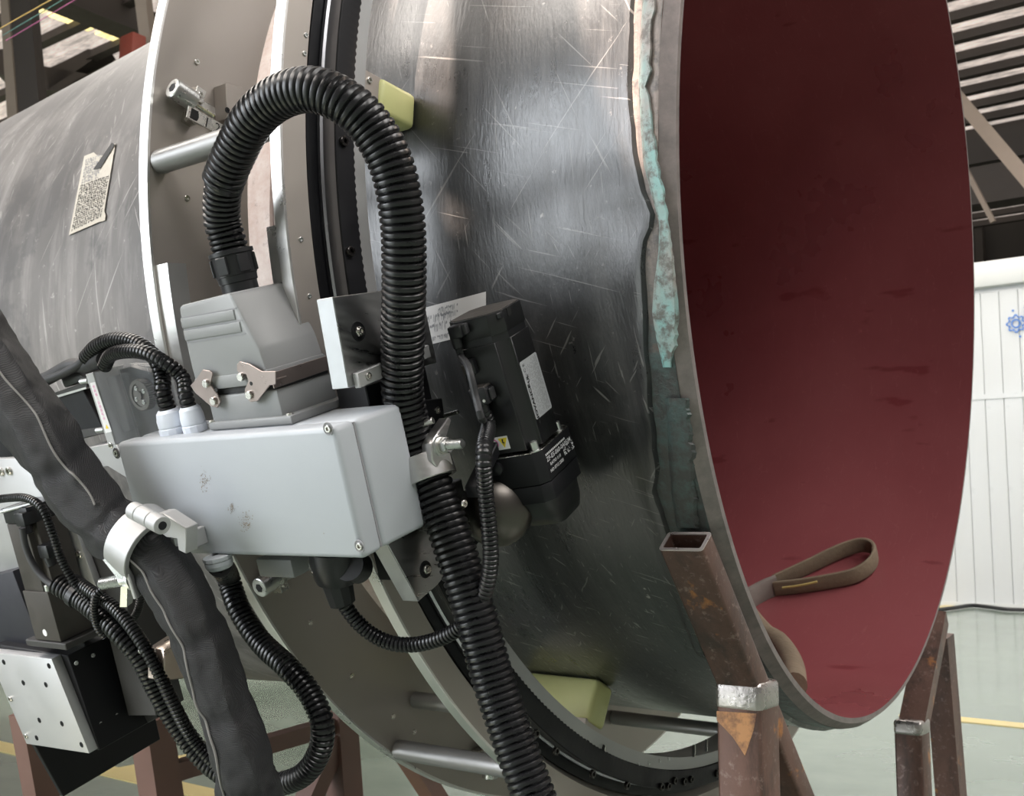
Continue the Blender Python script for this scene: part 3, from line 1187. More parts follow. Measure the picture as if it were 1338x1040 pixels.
# setting gauge with ruler on the back plate
def gauge(px, py, ang, flip=1):
    o = at_x(px, py, -.536)
    c, s = math.cos(R_(ang)), math.sin(R_(ang))
    F = frame(o, (0, c, s), z=(1, 0, 0))            # x along the ruler, z out of the plate
    part('gauge_knob', MB().cyl(F @ Vector((-.033, 0, .017)), F @ Vector((-.002, 0, .017)), .0122, .0122, 28, .001), M_zinc, trk, 'zinc socket knob')
    part('knob_socket', MB().cyl(F @ Vector((-.0334, 0, .017)), F @ Vector((-.028, 0, .017)), .0058, .0058, 6), M_black_an, trk)
    for sg in (-1, 1):
        part('gauge_block', MB().box((-.002, sg * .014 - .009, 0), (.012, sg * .014 + .009, .016), F, .0008, 1), M_steel, trk)
        inst('cap_screw', SC4, trk, F @ Matrix.Translation((.005, sg * .014, .016)))
    part('gauge_rod', MB().cyl(F @ Vector((0, 0, .014)), F @ Vector((.03, 0, .014)), .003, .003, 10), M_steel, trk)
    return F


gf = gauge(243, 138, -14)
p0, p1 = at_x(244, 146, -.508), at_x(286, 169, -.508)
d = (p1 - p0).normalized()
rf = frame(p0, d, z=(1, 0, 0))
L = (p1 - p0).length * 1.1
rul = part('ruler', MB().box((0, -.0075, 0), (L, .0075, .002), rf, .0003, 1), M_steel, trk, 'steel ruler strip')
for i, s in enumerate('0123'):
    textmesh(s, .017, M_ink, rf @ Matrix.Translation((.012 + i * .0155, -.001, .002)), rul, 'ruler_number')
part('ruler_mark', MB().box((.004, -.006, .002), (.014, .0065, .0023), rf), M_ink, rul)
p = at_x(291, 140, -.536)
part('stop_block', MB().box((-.013, -.022, 0), (.013, .022, .024), frame(p, (0, 1, .1), z=(1, 0, 0)), .001, 1), M_alu_ring, trk)
inst('screw_hole', HOLE, trk, zframe(at_x(297, 144, -.5118), (1, 0, 0)))
p = at_x(267, 138, -.5355)
part('slot', MB().box((-.024, -.005, 0), (.02, .005, .0012), frame(p, at_x(280, 146, -.5355) - p, z=(1, 0, 0)), .001, 1), M_rim, trk)
gauge(352, 752, 24)
gauge(628, 985, 96)
p = at_x(383, 748, -.5355)
part('slot', MB().box((-.016, -.006, 0), (.016, .006, .002), frame(p, at_x(392, 744, -.5355) - p, z=(1, 0, 0)), .001, 1), M_rim, trk)
# copper tinted clamp dog low on the back plate
p = at_x(216, 860, -.536)
F = frame(p, (0, .95, .2), z=(1, 0, 0))
part('clamp_dog', MB().prism([(-.026, -.015), (.024, -.026), (.032, .002), (.006, .024), (-.020, .018)], 0, .03, F, .0012, 1), simple('bronze_steel', (.50, .42, .36), .35, .9, .1, 30), trk, 'bronze tinted clamp dog')
inst('cap_screw', SC6, trk, F @ Matrix.Translation((.010, 0, .03)))

# ------------------------------------------------------------------ pipe stands
B_ = R_(39.2)


def arm_frame(s=1):
    return Matrix(((1, 0, 0, 0), (0, -math.sin(B_) * s, -math.cos(B_) * s, 0), (0, math.cos(B_), -math.sin(B_), AX), (0, 0, 0, 1)))


def rect_tube(mb, F, x0, x1, n0, n1, t0, t1, wall=.0035):
    """open square tube running along local y"""
    rows = []
    for (a, t) in ((0, t0), (0, t1), (1, t1), (1, t0)):
        w = wall * a
        c = .004 if not a else .002
        ring = []
        X0, X1_, Z0, Z1 = x0 + w, x1 - w, n0 + w, n1 - w
        for (cx, cz, a0) in ((X1_ - c, Z1 - c, 0), (X0 + c, Z1 - c, 90), (X0 + c, Z0 + c, 180), (X1_ - c, Z0 + c, 270)):
            for k in range(4):
                aa = R_(a0 + k * 30)
                ring.append(F @ Vector((cx + c * math.cos(aa), t, cz + c * math.sin(aa))))
        rows.append(ring)
    mb.grid(rows, close_v=True, close_u=True)
    return mb


std = thing('pipe_stand', 'rusty square tube stand cradling the pipe mouth, its cut tube end open at the front', 'stand', (0, -.2, 0))
AF = arm_frame()
x0, x1, n0, n1 = -.040, .0106, .7156, .7445
part('arm', rect_tube(MB(), AF, x0, x1, n0, n1, -.912, .0288), M_rust, std, 'rusty raking tube with an open sawn end')
part('cut_end', rect_tube(MB(), AF, x0 - .0002, x1 + .0002, n0 - .0002, n1 + .0002, .0280, .0292, .0038), M_cut, std, 'bright sawn tube edge')
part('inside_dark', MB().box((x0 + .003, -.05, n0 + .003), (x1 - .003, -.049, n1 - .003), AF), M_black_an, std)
pt = at_x(935, 900, x0)
UPF = Matrix(((1, 0, 0, 0), (0, 0, -1, 0), (0, 1, 0, 0), (0, 0, 0, 1)))   # y up
yF = pt.y
part('upright', rect_tube(MB(), UPF, x0, x1 + .002, -yF - .05, -yF, 0, pt.z + .006), M_rust, std, 'rusty upright')
part('weld', MB().box((x0 - .001, pt.z - .022, -yF - .052), (x1 + .003, pt.z + .010, -yF + .0012), UPF, .006, 3), M_weld, std, 'shiny ground weld')
part('rust_patch', MB().prism([(x0 + .001, pt.z - .024), (x1 - .002, pt.z - .022), (x1 - .006, pt.z - .04), (x0 + .034, pt.z - .068), (x0 + .02, pt.z - .05), (x0 + .001, pt.z - .034)], -yF, -yF + .0006, UPF), M_orange, std, 'orange rust patch')
part('foot_plate', MB().box((-.09, yF - .05, 0), (.06, yF + .10, .008), None, .001, 1), M_rust, std)
part('crossbar', MB().box((-.035, yF + .05, .18), (.0056, -yF - .05, .23), None, .004, 2), M_rust, std)
# far side of the same stand
AF2 = arm_frame(-1)
xf0, xf1 = -.140, -.092
pa, pb = at_x(1191, 962, -.116), at_x(1222, 806, -.116)
part('arm', MB().tube([pa, pb], .031, 4, .05), M_rust, std)
pf = at_x(1191, 953, (xf0 + xf1) / 2)
part('upright', rect_tube(MB(), UPF, xf0, xf1, -pf.y - .028, -pf.y + .022, 0, pf.z + .012), M_rust, std)
part('weld', MB().box((xf0 - .001, pf.z - .008, -pf.y - .030), (xf1 + .001, pf.z + .018, -pf.y + .024), UPF, .006, 3), M_weld, std)
pa, pb = at_x(1226, 830, -.19), at_x(1243, 1040, -.19)
d = (pb - pa)
pb = pa + d * (pa.z / -d.z)
part('brace', MB().tube([pa, pb], .036, 4, .2, shape=lambda t, k: 1), M_rust, std)

st2 = thing('trestle_stand', 'brown trestle stand under the far pipe, seen behind the hoses at lower left', 'stand', (-1.3, -.05, 0))
M_brn = simple('brown_primer', (.17, .095, .075), .5, .1, .2, 12, .1)
for (xa, ya, xb, yb, w, ztop) in ((200, 965, 214, 1060, .030, None), (443, 930, 452, 1060, .030, None), (430, 985, 396, 1060, .022, None), (40, 960, 58, 1060, .022, None), (541, 1000, 580, 1060, .022, None)):
    pa, pb = at_x(xa, ya, -1.3), at_x(xb, yb, -1.3)
    d = pb - pa
    pe = pa + d * (pa.z / -d.z)
    pu = pa - d.normalized() * .04
    part('leg', MB().tube([pu, pe], w * 1.35, 4, .3), M_brn, st2)
pa, pb = at_x(205, 1014, -1.3), at_x(440, 946, -1.3)
part('crossbar', MB().tube([pa, pb], .024, 4, .3), M_brn, st2)
pa = at_x(200, 1060, -1.3)
part('crossbar', MB().box((-1.33, -.62, pa.z - .3), (-1.28, .4, pa.z - .26)), M_brn, st2)

# ------------------------------------------------------------------ webbing sling lying in the pipe
def ribbon(path, wdir, w, th, step=.006):
    pts = resample(path, step)
    rows = []
    n = len(pts)
    for i, p in enumerate(pts):
        t = (pts[min(i + 1, n - 1)] - pts[max(i - 1, 0)]).normalized()
        wd = Vector(wdir(i / (n - 1)) if callable(wdir) else wdir)
        wd = (wd - t * wd.dot(t)).normalized()
        nn = t.cross(wd)
        ring = []
        for k in range(12):
            a = 2 * math.pi * k / 12
            ca, sa = math.cos(a), math.sin(a)
            ring.append(p + wd * (w / 2 * math.copysign(abs(ca) ** .5, ca)) + nn * (th / 2 * math.copysign(abs(sa) ** .7, sa)))
        rows.append(ring)
    return MB().grid(rows, close_v=True, cap0=True, cap1=True)


def sling_mat():
    m, n, b = nt('olive_webbing')
    f = tex(n, 'noise', 20, 4, .7)
    w = tex(n, 'noise', 120, 3, .6)
    c = mixc(n, f, (.12, .092, .062), (.24, .185, .125))
    n.links.new(c, b.inputs['Base Color'])
    b.inputs['Roughness'].default_value = .85
    bump(n, b, w, .6, .002)
    return m


M_sling = sling_mat()
sl = thing('lifting_sling', 'worn olive webbing sling with an eye lying inside the red pipe mouth', 'sling', at_r(1060, 770, .685, True))
def inn(px, py, r=.672):
    return at_r(px, py, r, True)


eye = [inn(*p) for p in ((1012, 769), (1040, 766), (1080, 760), (1118, 751), (1140, 735), (1142, 718), (1126, 712), (1098, 720), (1060, 738), (1030, 752), (1012, 760))]
part('eye', ribbon(eye, (0, -.5, 1), .030, .010), M_sling, sl, 'folded webbing eye')
part('stitching', MB().tube([inn(1022, 768, .660), inn(1045, 765, .660), (inn(1068, 760, .660))], .0022, 6), simple('ochre_thread', (.38, .29, .10), .8), sl)
part('sleeve', ribbon([inn(*p, .676) for p in ((970, 790), (990, 778), (1004, 771), (1018, 766))], (0, -.5, 1), .048, .020), simple('grey_canvas', (.20, .17, .15), .9, 0, .3, 30, .5), sl, 'grey canvas cover')
part('coil', MB().tube([inn(*p, .672) for p in ((975, 800), (986, 815), (1000, 830), (1014, 838), (1028, 855), (1036, 875), (1038, 895))], .020, 14), M_sling, sl, 'bulge of coiled webbing')

# ------------------------------------------------------------------ junction box on the welding carriage
JX0, JX1, JT0, JT1, JN0, JN1 = -.5162, -.1830, -.1426, -.0184, .8891, .9820
JS = on(TF, 461, 537, 0, JX1).z
jb = thing('junction_box', 'large grey cast junction box with a four screw lid in the centre of the picture', 'junction box', TF @ Vector(((JX0 + JX1) / 2, JT0, .93)))
part('box_body', MB().box((JX0, JT0, JN0), (JX1, JT1, JS - .0006), TF, .0055, 3), M_boxgrey, jb)
lid = part('lid', MB().box((JX0 - .0005, JT0 - .0005, JS + .0006), (JX1 + .0005, JT1 + .0005, JN1), TF, .0055, 3), M_boxgrey, jb)
part('gasket', MB().box((JX0 + .002, JT0 + .002, JS - .001), (JX1 - .002, JT1 - .002, JS + .001), TF), M_greyink, jb)
for (px, py) in ((429, 560), (152.5, 592), (470, 713.5), (206, 716)):
    p = on(TF, px, py, 2, JN1)
    F = TF @ Matrix.Translation(p)
    part('screw_recess', MB().lathe([(.0002, 0), (.0002, .0050), (.0007, .0054), (.0007, .0060), (0, .0062)], F, 20), M_greyink, lid)
    inst('lid_screw', SC4, lid, F @ Matrix.Translation((.0004, 0, 0)))
# scuffs worn through the paint
mb = MB()
rnd = random.Random(5)
for (cx, cy, sx, sy, nn) in ((267, 628, 7, 12, 70), (303, 664, 5, 8, 45), (322, 682, 8, 14, 95), (423, 697, 1, 1, 2)):
    for _ in range(nn):
        px, py = rnd.gauss(cx, sx * .45), rnd.gauss(cy, sy * .5)
        q = on(TF, px, py, 2, JN1 + .0002)
        w_, h_ = rnd.uniform(.0002, .0006), rnd.uniform(.0002, .0007)
        mb.bm.faces.new([mb.bm.verts.new(TF @ (q + Vector((a * w_, b * h_, 0)))) for a, b in ((-1, -1), (1, -1), (1, 1), (-1, 1))])
part('scuff_mark', mb, simple('brown_scuff', (.27, .23, .19), .7), lid, 'brown scuff marks', kind='stuff')


def gland(px, py, plane_t, up, r, h, m, name='cable_gland', parent=None, nloc=None, label=None, tilt=(0, 0)):
    """hexagonal cable gland standing on the box face"""
    p = nloc if nloc is not None else on(TF, px, py, 1, plane_t)
    F = TF @ Matrix.Translation(p) @ frame((0, 0, 0), (1, 0, 0), z=(tilt[0], up, tilt[1]))
    mb = MB()
    mb.lathe([(0, 0), (0, r * 1.04), (h * .26, r * 1.04), (h * .30, r * .98), (h * .34, r * .98)], F, 12)
    mb.lathe([(h * .34, r * 1.0), (h * .62, r * 1.0), (h * .70, r * .96), (h * .88, r * .90), (h, r * .72), (h, r * .55), (h * .8, r * .55)], F, 24)
    part(name, mb, m, parent, label, sharp=25)
    return F @ Vector((0, 0, h))


gtop1 = gland(0, 0, JT1, 1, .0150, .0270, M_white_gl, parent=jb, nloc=Vector((-.4520, JT1, .952)), label='white plastic cable gland', tilt=(.0, .05))
gtop2 = gland(0, 0, JT1, 1, .0125, .0275, M_white_gl, parent=jb, nloc=Vector((-.4190, JT1, .950)), label='white plastic cable gland', tilt=(0, .05))
gbot = gland(0, 0, JT0, -1, .0145, .014, M_boxgrey, parent=jb, nloc=on(TF, 284, 726, 1, JT0), label='grey cable gland')

# ------------------------------------------------------------------ rectangular plug hood
hd = thing('plug_hood', 'grey rectangular plug with two metal levers latched on top of the junction box', 'connector', TF @ Vector((-.34, JT1, .91)))
HN0, HN1 = .870, .9500
hb = part('plug_base', MB().box((-.3925, JT1, .868), (-.2675, JT1 + .0085, .9535), TF, .0018, 2).box((-.3885, JT1 + .006, HN0 + .003), (-.2825, .0165, HN1), TF, .003, 2), M_hoodgrey, hd)
part('gasket', MB().box((-.3865, .0160, HN0 + .005), (-.2845, .0235, HN1 - .003), TF, .001, 1), M_rub, hd)
HF = TF @ Matrix.Identity(4)
hood = part('hood', MB().prism([(-.400, .0232), (-.4015, .050), (-.3985, .1085), (-.3955, .1125), (-.3185, .1155), (-.3140, .1135), (-.2935, .0585), (-.2905, .0375), (-.2885, .0232)], .872, .9505, TF, .003, 2), M_hoodgrey, hd)
part('hood_lip', MB().box((-.4005, .0232, .8715), (-.2885, .0365, .9512), TF, .0014, 2), M_hoodgrey, hood)
for (ta, tb) in ((.0893, .0990), (.0765, .0866)):
    xr = -.3140 + (.1135 - tb) * .372 - .007
    part('grip_rib', MB().box((-.3985, ta, .946), (xr, tb, .9518), TF, .0007, 2), M_hoodgrey, hood)
    part('grip_groove', MB().box((-.3985, tb, .948), (xr + .004, tb + .0016, .95075), TF), M_greyink, hood)
part('grip_groove', MB().box((-.398, .0735, .948), (-.306, .0750, .95075), TF), M_greyink, hood)
zz3 = lambda x, y: (220 + x * .26915, 300 + y * .26915)


def lever(poly, n0, n1, pins, parent_name):
    P2 = [on(TF, *zz3(*p), 2, n1) for p in poly]
    o = part('latch_lever', MB().prism([(p.x, p.y) for p in P2], n0, n1, TF, .0004, 1), M_nickel, hd, 'nickel plated latch lever')
    for (px, py) in pins:
        q = on(TF, *zz3(px, py), 2, n1)
        part('pin', MB().cyl(TF @ Vector((q.x, q.y, .949)), TF @ Vector((q.x, q.y, n1 + .0028)), .0043, .0043, 20, .0006), M_steel, o)
    q = on(TF, *zz3(pins[0][0] + 47, pins[0][1] + 32), 2, n1)
    part('lever_hole', MB().cyl(TF @ Vector((q.x, q.y, n1 - .0005)), TF @ Vector((q.x, q.y, n1 + .0002)), .0021, .0021, 12), M_ink, o)
    return o


l1 = lever([(345, 640), (331, 655), (333, 685), (352, 706), (376, 702), (388, 735), (370, 775), (372, 812), (398, 838), (432, 833), (490, 757), (520, 752), (520, 688), (452, 688), (392, 652)], .9545, .9562, [(355, 715), (396, 802)], 'right')
lever([(165, 680), (203, 686), (214, 702), (206, 735), (200, 752), (238, 800), (252, 838), (236, 866), (205, 858), (128, 792), (106, 757), (132, 728)], .9545, .9562, [(185, 747), (222, 832)], 'left')
bq = [on(TF, *zz3(*p), 0, -.2800) for p in ((520, 688), (828, 592), (836, 655), (520, 752))]
mb = MB()
mb.prism([(q.z, q.y) for q in (Vector((0, .0335, .9555)), Vector((0, .0345, .862)), Vector((0, .0205, .862)), Vector((0, .0185, .9555)))], -.2800, -.2785, TF @ Matrix(((0, 0, 1, 0), (0, 1, 0, 0), (1, 0, 0, 0), (0, 0, 0, 1))), .0003, 1)
part('latch_band', mb, M_nickel, l1, 'bent metal band of the latch')
for (n_a, n_b, t_) in ((.956, .938, .0262), (.876, .862, .0275)):
    part('band_bead', MB().cyl(TF @ Vector((-.2782, t_, n_a)), TF @ Vector((-.2782, t_, n_b)), .0016, .0009, 10), M_nickel, l1)
for (x, n_) in ((-.2745, .9475), (-.3895, .9500), (-.2740, .8745)):
    inst('base_screw', SC4, hd, TF @ Matrix.Translation((x, JT1 + .0085, n_)) @ Matrix.Rotation(-math.pi / 2, 4, 'X'))
# black conduit fitting on the hood
ft = TF @ Vector((-.3465, .1115, .910))
fdir = (TF.to_3x3() @ Vector((-.04, 1, .0))).normalized()
FF = zframe(ft, fdir)
fit = part('conduit_fitting', MB().lathe([(-.004, 0), (-.004, .0185), (.012, .0185), (.0125, .0198), (.019, .0202), (.0195, .0210), (.040, .0210), (.0405, .0226), (.0445, .0226), (.045, .0190), (.045, 0)], FF, 28), M_black_pl, hd, 'black conduit fitting')
for k in range(6):
    a = k * math.pi / 3 + .3
    part('fitting_rib', MB().box((-.006, .0195, .021), (.006, .0228, .039), FF @ Matrix.Rotation(a, 4, 'Z'), .0008, 1), M_black_pl, fit)

# ------------------------------------------------------------------ hoses
def tagh(o, label, cat='hose', group=None):
    return tag(o, label, cat, group)


h0 = ft + fdir * .036
hA = [h0, ft + fdir * .056, tn(290, 285, .912), tn(292, 245, .914), tn(306, 203, .915)]
hB = [tn(291, 238, .9145), tn(305, 203, .915), tn(330, 157, .915), tn(365, 127, .912), tn(408, 117, .908), tn(452, 134, .90), tn(487, 169, .89), tn(513, 220, .885), tn(526, 290, .885), tn(528, 370, .885), tn(526, 450, .88), tn(527, 520, .875), tn(545, 590, .87), tn(567, 640, .872), tn(592, 710, .88), tn(620, 800, .89), tn(645, 890, .90), tn(672, 970, .91), tn(705, 1060, .92), tn(722, 1110, .92)]
h = thing('corrugated_hose', 'thickest black corrugated hose arching from the plug hood down in front of the pipe', 'hose', hB[-1])
part('inner_hose', MB().hose(hA, .0188, .0062, 24), M_hose, h, 'thinner hose slipped inside the outer one')
part('outer_hose', MB().hose(hB, .0212, .0068, 26, .13), M_hose, h)
# hose from the box bottom, looping round and up to the left motor
hC = [gbot + (TF.to_3x3() @ Vector((0, .004, 0))), tn(297, 752, .935), tn(312, 795, .94), tn(340, 838, .945), tn(376, 872, .95), tn(404, 905, .95), tn(421, 945, .955), tn(416, 985, .96), tn(392, 1015, .965), tn(350, 1026, .97), tn(305, 1018, .975), tn(268, 992, .98), tn(236, 952, .985), tn(208, 905, .99), tn(185, 860, .995), tn(158, 828, 1.0), tn(128, 800, 1.0), tn(100, 778, 1.0), tn(74, 762, 1.005)]
h = tag(part('corrugated_hose', MB().hose(hC, .0128, .0056, 20, .18), M_hose, loc=hC[9]), 'black corrugated hose leaving the bottom of the junction box and looping left behind the sleeve', 'hose')
hD = [tn(285, 1002, .985), tn(252, 965, .992), tn(226, 918, 1.0), tn(202, 868, 1.004), tn(178, 828, 1.004), tn(150, 795, 1.002), tn(118, 772, 1.0), tn(96, 757, .998)]
tag(part('corrugated_hose', MB().hose(hD, .0075, .0044, 16, .2), M_hose, loc=hD[0]), 'slimmer black corrugated hose strapped along the looping hose at lower left', 'hose')
hE = [tn(-15, 655, 1.01), tn(8, 651, 1.01), tn(35, 651, 1.01), tn(56, 665, 1.01), tn(68, 695, 1.01), tn(80, 730, 1.008), tn(97, 760, 1.005), tn(112, 778, 1.003), tn(125, 795, 1.003)]
tag(part('corrugated_hose', MB().hose(hE, .0050, .0038, 14, .25), M_hose, loc=hE[0]), 'thin black corrugated hose curving over the left motor', 'hose')
for P, lab in (([tn(134, 770, 1.006), tn(125, 780, 1.012), tn(123, 800, 1.014), tn(128, 820, 1.012), tn(138, 832, 1.008)], 'short black hose loop under the wing nut of the clamp'),
               ([tn(181, 752, .975), tn(184, 775, .975), tn(180, 798, .975), tn(170, 812, .975), tn(158, 822, .98)], 'short black hose loop hanging behind the clamp')):
    tag(part('corrugated_hose', MB().hose(P, .0048, .0036, 14, .25), M_hose, loc=P[0]), lab, 'hose')
# two hoses into the white glands
gd = TF.to_3x3() @ Vector((0, 1, .05))
hF = [gtop1 - gd * .006, gtop1 + gd * .018, tn(212, 493, .948), tn(203, 468, .945), tn(180, 449, .942), tn(152, 444, .94), tn(128, 452, .938), tn(112, 468, .936)]
tag(part('corrugated_hose', MB().hose(hF, .0090, .0054, 18, .2), M_hose, loc=hF[0]), 'black corrugated hose rising from the left white gland and bending left', 'hose', None)
pC = [tn(116, 463, .936), tn(104, 476, .936), tn(82, 488, .936), tn(60, 497, .936), tn(30, 510, .936), tn(-10, 528, .936)]
tag(part('power_cable', MB().tube(pC, .0052, 12), M_rub, loc=pC[0]), 'smooth black cable running left out of the bent hose', 'cable')
hG = [gtop2 - gd * .006, gtop2 + gd * .012, tn(238, 493, .945), tn(216, 474, .952), tn(190, 461, .956), tn(165, 459, .955), tn(145, 464, .95), tn(136, 480, .945)]
tag(part('corrugated_hose', MB().hose(hG, .0080, .0052, 18, .2), M_hose, loc=hG[0]), 'black corrugated hose entering the right white gland beside the plug', 'hose')

# ------------------------------------------------------------------ carriage plates riding on the front ring
SWP = Matrix(((0, 0, 1, 0), (0, 1, 0, 0), (1, 0, 0, 0), (0, 0, 0, 1)))
NT = TF @ SWP                                   # local (n, t, x)
cg = thing('carriage', 'aluminium carriage blocks with recessed hex screws bolted on the front ring behind the junction box', 'carriage', TF @ Vector((-.21, -.05, .88)))
M_blk = simple('brushed_block', (.45, .45, .455), .34, 1., .08, 18, .06, stretch=(1, 1, 10))
M_blk_side = simple('milled_side', (.42, .43, .44), .45, .8, .05, 60)
part('base_plate', MB().prism([(.800, -.19), (.893, -.20), (.893, .002), (.800, .002)], -.262, -.2212, NT, .001, 1), M_black_an, cg, 'black base plate')
ub = part('aluminium_block', MB().prism([(.805, .0845), (.9306, .0940), (.9360, .0085), (.805, .004)], -.2212, -.2, NT, .0008, 1), M_blk, cg, 'upper aluminium block')
part('side_face', MB().prism([(.9298, .0935), (.9310, .0935), (.9364, .0090), (.9352, .0090)], -.2208, -.2004, NT), M_blk_side, ub, 'bright milled side')
lb = part('aluminium_block', MB().prism([(.805, -.120), (.9330, -.120), (.9325, -.1437), (.9061, -.2149), (.8753, -.2104), (.805, -.185)], -.2212, -.2, NT, .0008, 1), M_blk, cg, 'lower aluminium block')
part('side_face', MB().prism([(.9321, -.1437), (.9331, -.1437), (.9067, -.2149), (.9055, -.2149)], -.2208, -.2004, NT), M_blk_side, lb, 'bright milled side')


def recess(px, py, r, par):
    q = on(TF, px, py, 0, -.2)
    F = TF @ Matrix.Translation((-.2, q.y, q.z)) @ Matrix.Rotation(math.pi / 2, 4, 'Y')
    part('counterbore', MB().lathe([(.0002, 0), (.0002, r * .97), (.0006, r), (.0006, r * 1.06), (0, r * 1.1)], F, 28), M_black_an, par)
    part('hex_nut', MB().prism([(r * .62 * math.cos(k * math.pi / 3), r * .62 * math.sin(k * math.pi / 3)) for k in range(6)], .0002, .0030, F, .0005, 1), M_steel, par)
    inst('cap_screw', SC4, par, F @ Matrix.Translation((0, 0, .003)))


recess(468, 433, .0086, ub)
recess(556, 744, .0080, lb)
q = on(TF, 474, 492, 0, -.2)
a, b_ = on(TF, 456, 493, 0, -.199), on(TF, 500, 480, 0, -.199)
part('guide_block', MB().prism([(q.z + .0135, q.y - .0085), (q.z + .0135, q.y + .0060), (.82, q.y + .0110), (.82, q.y - .002)], -.2, -.193, NT, .0008, 1), M_ali_light, cg, 'small pale guide block')
inst('cap_screw', SC4, cg, TF @ Matrix.Translation((-.193, q.y, q.z)) @ Matrix.Rotation(math.pi / 2, 4, 'Y'))
# black motor mount right of the box
MMP = [(q.z, q.y) for q in (on(TF, px, py, 0, -.205) for px, py in ((530, 526), (578, 520), (584, 560), (581, 588), (556, 606), (530, 610)))]
GBP = [(q.z, q.y) for q in (on(TF, px, py, 0, -.215) for px, py in ((560, 690), (602, 648), (640, 640), (640, 690), (610, 730), (560, 740)))]
mm = part('motor_mount', MB().prism(MMP, -.240, -.205, NT, .001, 1), M_black_an, cg, 'black motor mount')
part('gear_bracket', MB().prism(GBP, -.250, -.215, NT, .001, 1), M_black_an, cg, 'black bracket beside the roller')
for (px, py) in ((571, 536), (575, 562)):
    q = on(TF, px, py, 0, -.205)
    inst('cap_screw', SC4, mm, TF @ Matrix.Translation((-.205, q.y, q.z)) @ Matrix.Rotation(math.pi / 2, 4, 'Y'))
q = on(TF, 581, 543, 0, -.205)
part('dowel_pin', MB().cyl(TF @ Vector((-.205, q.y, q.z)), TF @ Vector((-.186, q.y + .003, q.z)), .0022, .0022, 10, .0004), M_steel, mm)
part('spindle', MB().cyl(tn(549, 556, .872), tn(566, 549, .868), .0035, .0035, 12, .0005), M_steel, mm)
a, b_ = on(TF, 578, 684, 0, -.140), on(TF, 607, 655, 0, -.140)
part('link_bar', MB().prism([(.862, -.112), (.862, -.124), (.815, -.093), (.815, -.080)], -.150, -.135, NT, .001, 1), M_black_an, mm)
q = on(TF, 606, 658, 0, -.135)
inst('cap_screw', SC4, mm, TF @ Matrix.Translation((-.135, q.y, q.z)) @ Matrix.Rotation(math.pi / 2, 4, 'Y'))
# steel roller behind the motor cable
rc = at_x(648, 668, -.150)
part('roller', MB().lathe([(-.03, 0), (-.03, .035)] + [(-.012 + .026 * math.sin(i * math.pi / 16), .0375 * math.cos(i * math.pi / 16)) for i in range(9)], zframe(rc, (.55, -.8, -.1)), 48), simple('turned_roller', (.11, .10, .09), .36, 1., .1, 3), cg, 'turned steel roller')

# ------------------------------------------------------------------ servo motor with gearbox
mo = thing('servo_motor', 'black servo motor with a silver rating plate standing in front of the pipe', 'motor', MF @ Vector((.03, -.05, .03)))
MXT = MF @ Matrix(((1, 0, 0, 0), (0, 0, 1, 0), (0, 1, 0, 0), (0, 0, 0, 1)))     # local (x, n, t)
MX, MN = .0604, .0675


def sq(i, c):
    return [(i, c), (c, i), (MX - c, i), (MX - i, c), (MX - i, MN - c), (MX - c, MN - i), (c, MN - i), (i, MN - c)]


def notched(c):
    return [(0, c), (c, c), (c, 0), (MX - c, 0), (MX - c * .9, c * .6), (MX, c), (MX, MN - c * 1.35), (MX - .003, MN - c * 1.30), (MX - c * 1.05, MN - .003), (MX - c * 1.1, MN), (c, MN), (c, MN - c), (0, MN - c)]


part('motor_body', MB().prism(notched(.0105), 0.0, .112, MXT, .0006, 1), M_black_mot, mo, 'black motor body')
part('joint_band', MB().prism(sq(.0012, .0135), .1115, .1195, MXT), M_black_pl, mo)
cap = part('encoder_cap', MB().prism(sq(0, .012), .119, .1400, MXT, .0008, 2), M_black_mot, mo, 'encoder cap')
part('cap_top', MB().prism(sq(.0016, .012), .1398, .1408, MXT, .0003, 1), M_dusty, cap, 'dusty top')
for (xx, nn_) in ((.0525, .055),):
    part('cap_notch', MB().box((MX - .0006, .131, .036), (MX + .0004, .1395, .046), MF), M_ink, cap)
    part('cap_clip', MB().box((MX - .004, .133, .055), (MX + .0002, .1385, .0615), MF, .0006, 1), M_black_pl, cap)
# flange and gearbox
qa = on(MF, 693, 592.6, 2, MN + .004)
qb = on(MF, 746.7, 553.8, 0, MX + .003)
FT = min(-.0005, (qa.y + qb.y) / 2)
q2 = on(MF, 715, 654, 2, MN + .004)
print('flange', qa, qb, q2)
GX1, GN0, GN1 = MX + .003, qb.z, MN + .0045


def gpoly(c, g=0):
    return [(-.004 + g, GN0 + g), (GX1 - c, GN0 + g), (GX1 - g, GN0 + c), (GX1 - g, GN1 - c), (GX1 - c, GN1 - g), (-.004 + g, GN1 - g)]


gx = part('gearbox_flange', MB().prism(gpoly(.009), -.036, FT, MXT, .0012, 2), M_black_an, mo, 'black gearbox flange')
part('flange_edge', MB().prism(gpoly(.0095, .0002), FT - .0002, FT + .0006, MXT, .0003, 1), M_steel, gx, 'bright worn edge')
gb = part('gearbox', MB().prism(gpoly(.009, .0003), -.0555, -.0365, MXT, .0015, 2), M_black_an, mo, 'lower gearbox half')
rows = []
for (t, s, off) in ((-.055, .97, 0), (-.062, .93, -.001), (-.075, .86, -.006), (-.088, .70, -.013), (-.094, .45, -.018)):
    cx, cn = (GX1 - .004) / 2, (GN0 + GN1) / 2 + off
    ring = []
    for k in range(32):
        a = 2 * math.pi * k / 32
        ca, sa = math.cos(a), math.sin(a)
        ring.append(MF @ Vector((cx + (GX1 + .004) / 2 * s * math.copysign(abs(ca) ** .55, ca), t, cn + (GN1 - GN0) / 2 * s * math.copysign(abs(sa) ** .55, sa))))
    rows.append(ring)
part('gear_housing', MB().grid(rows, close_v=True, cap0=True, cap1=True), M_black_mot, mo, 'rounded bevel gear housing')
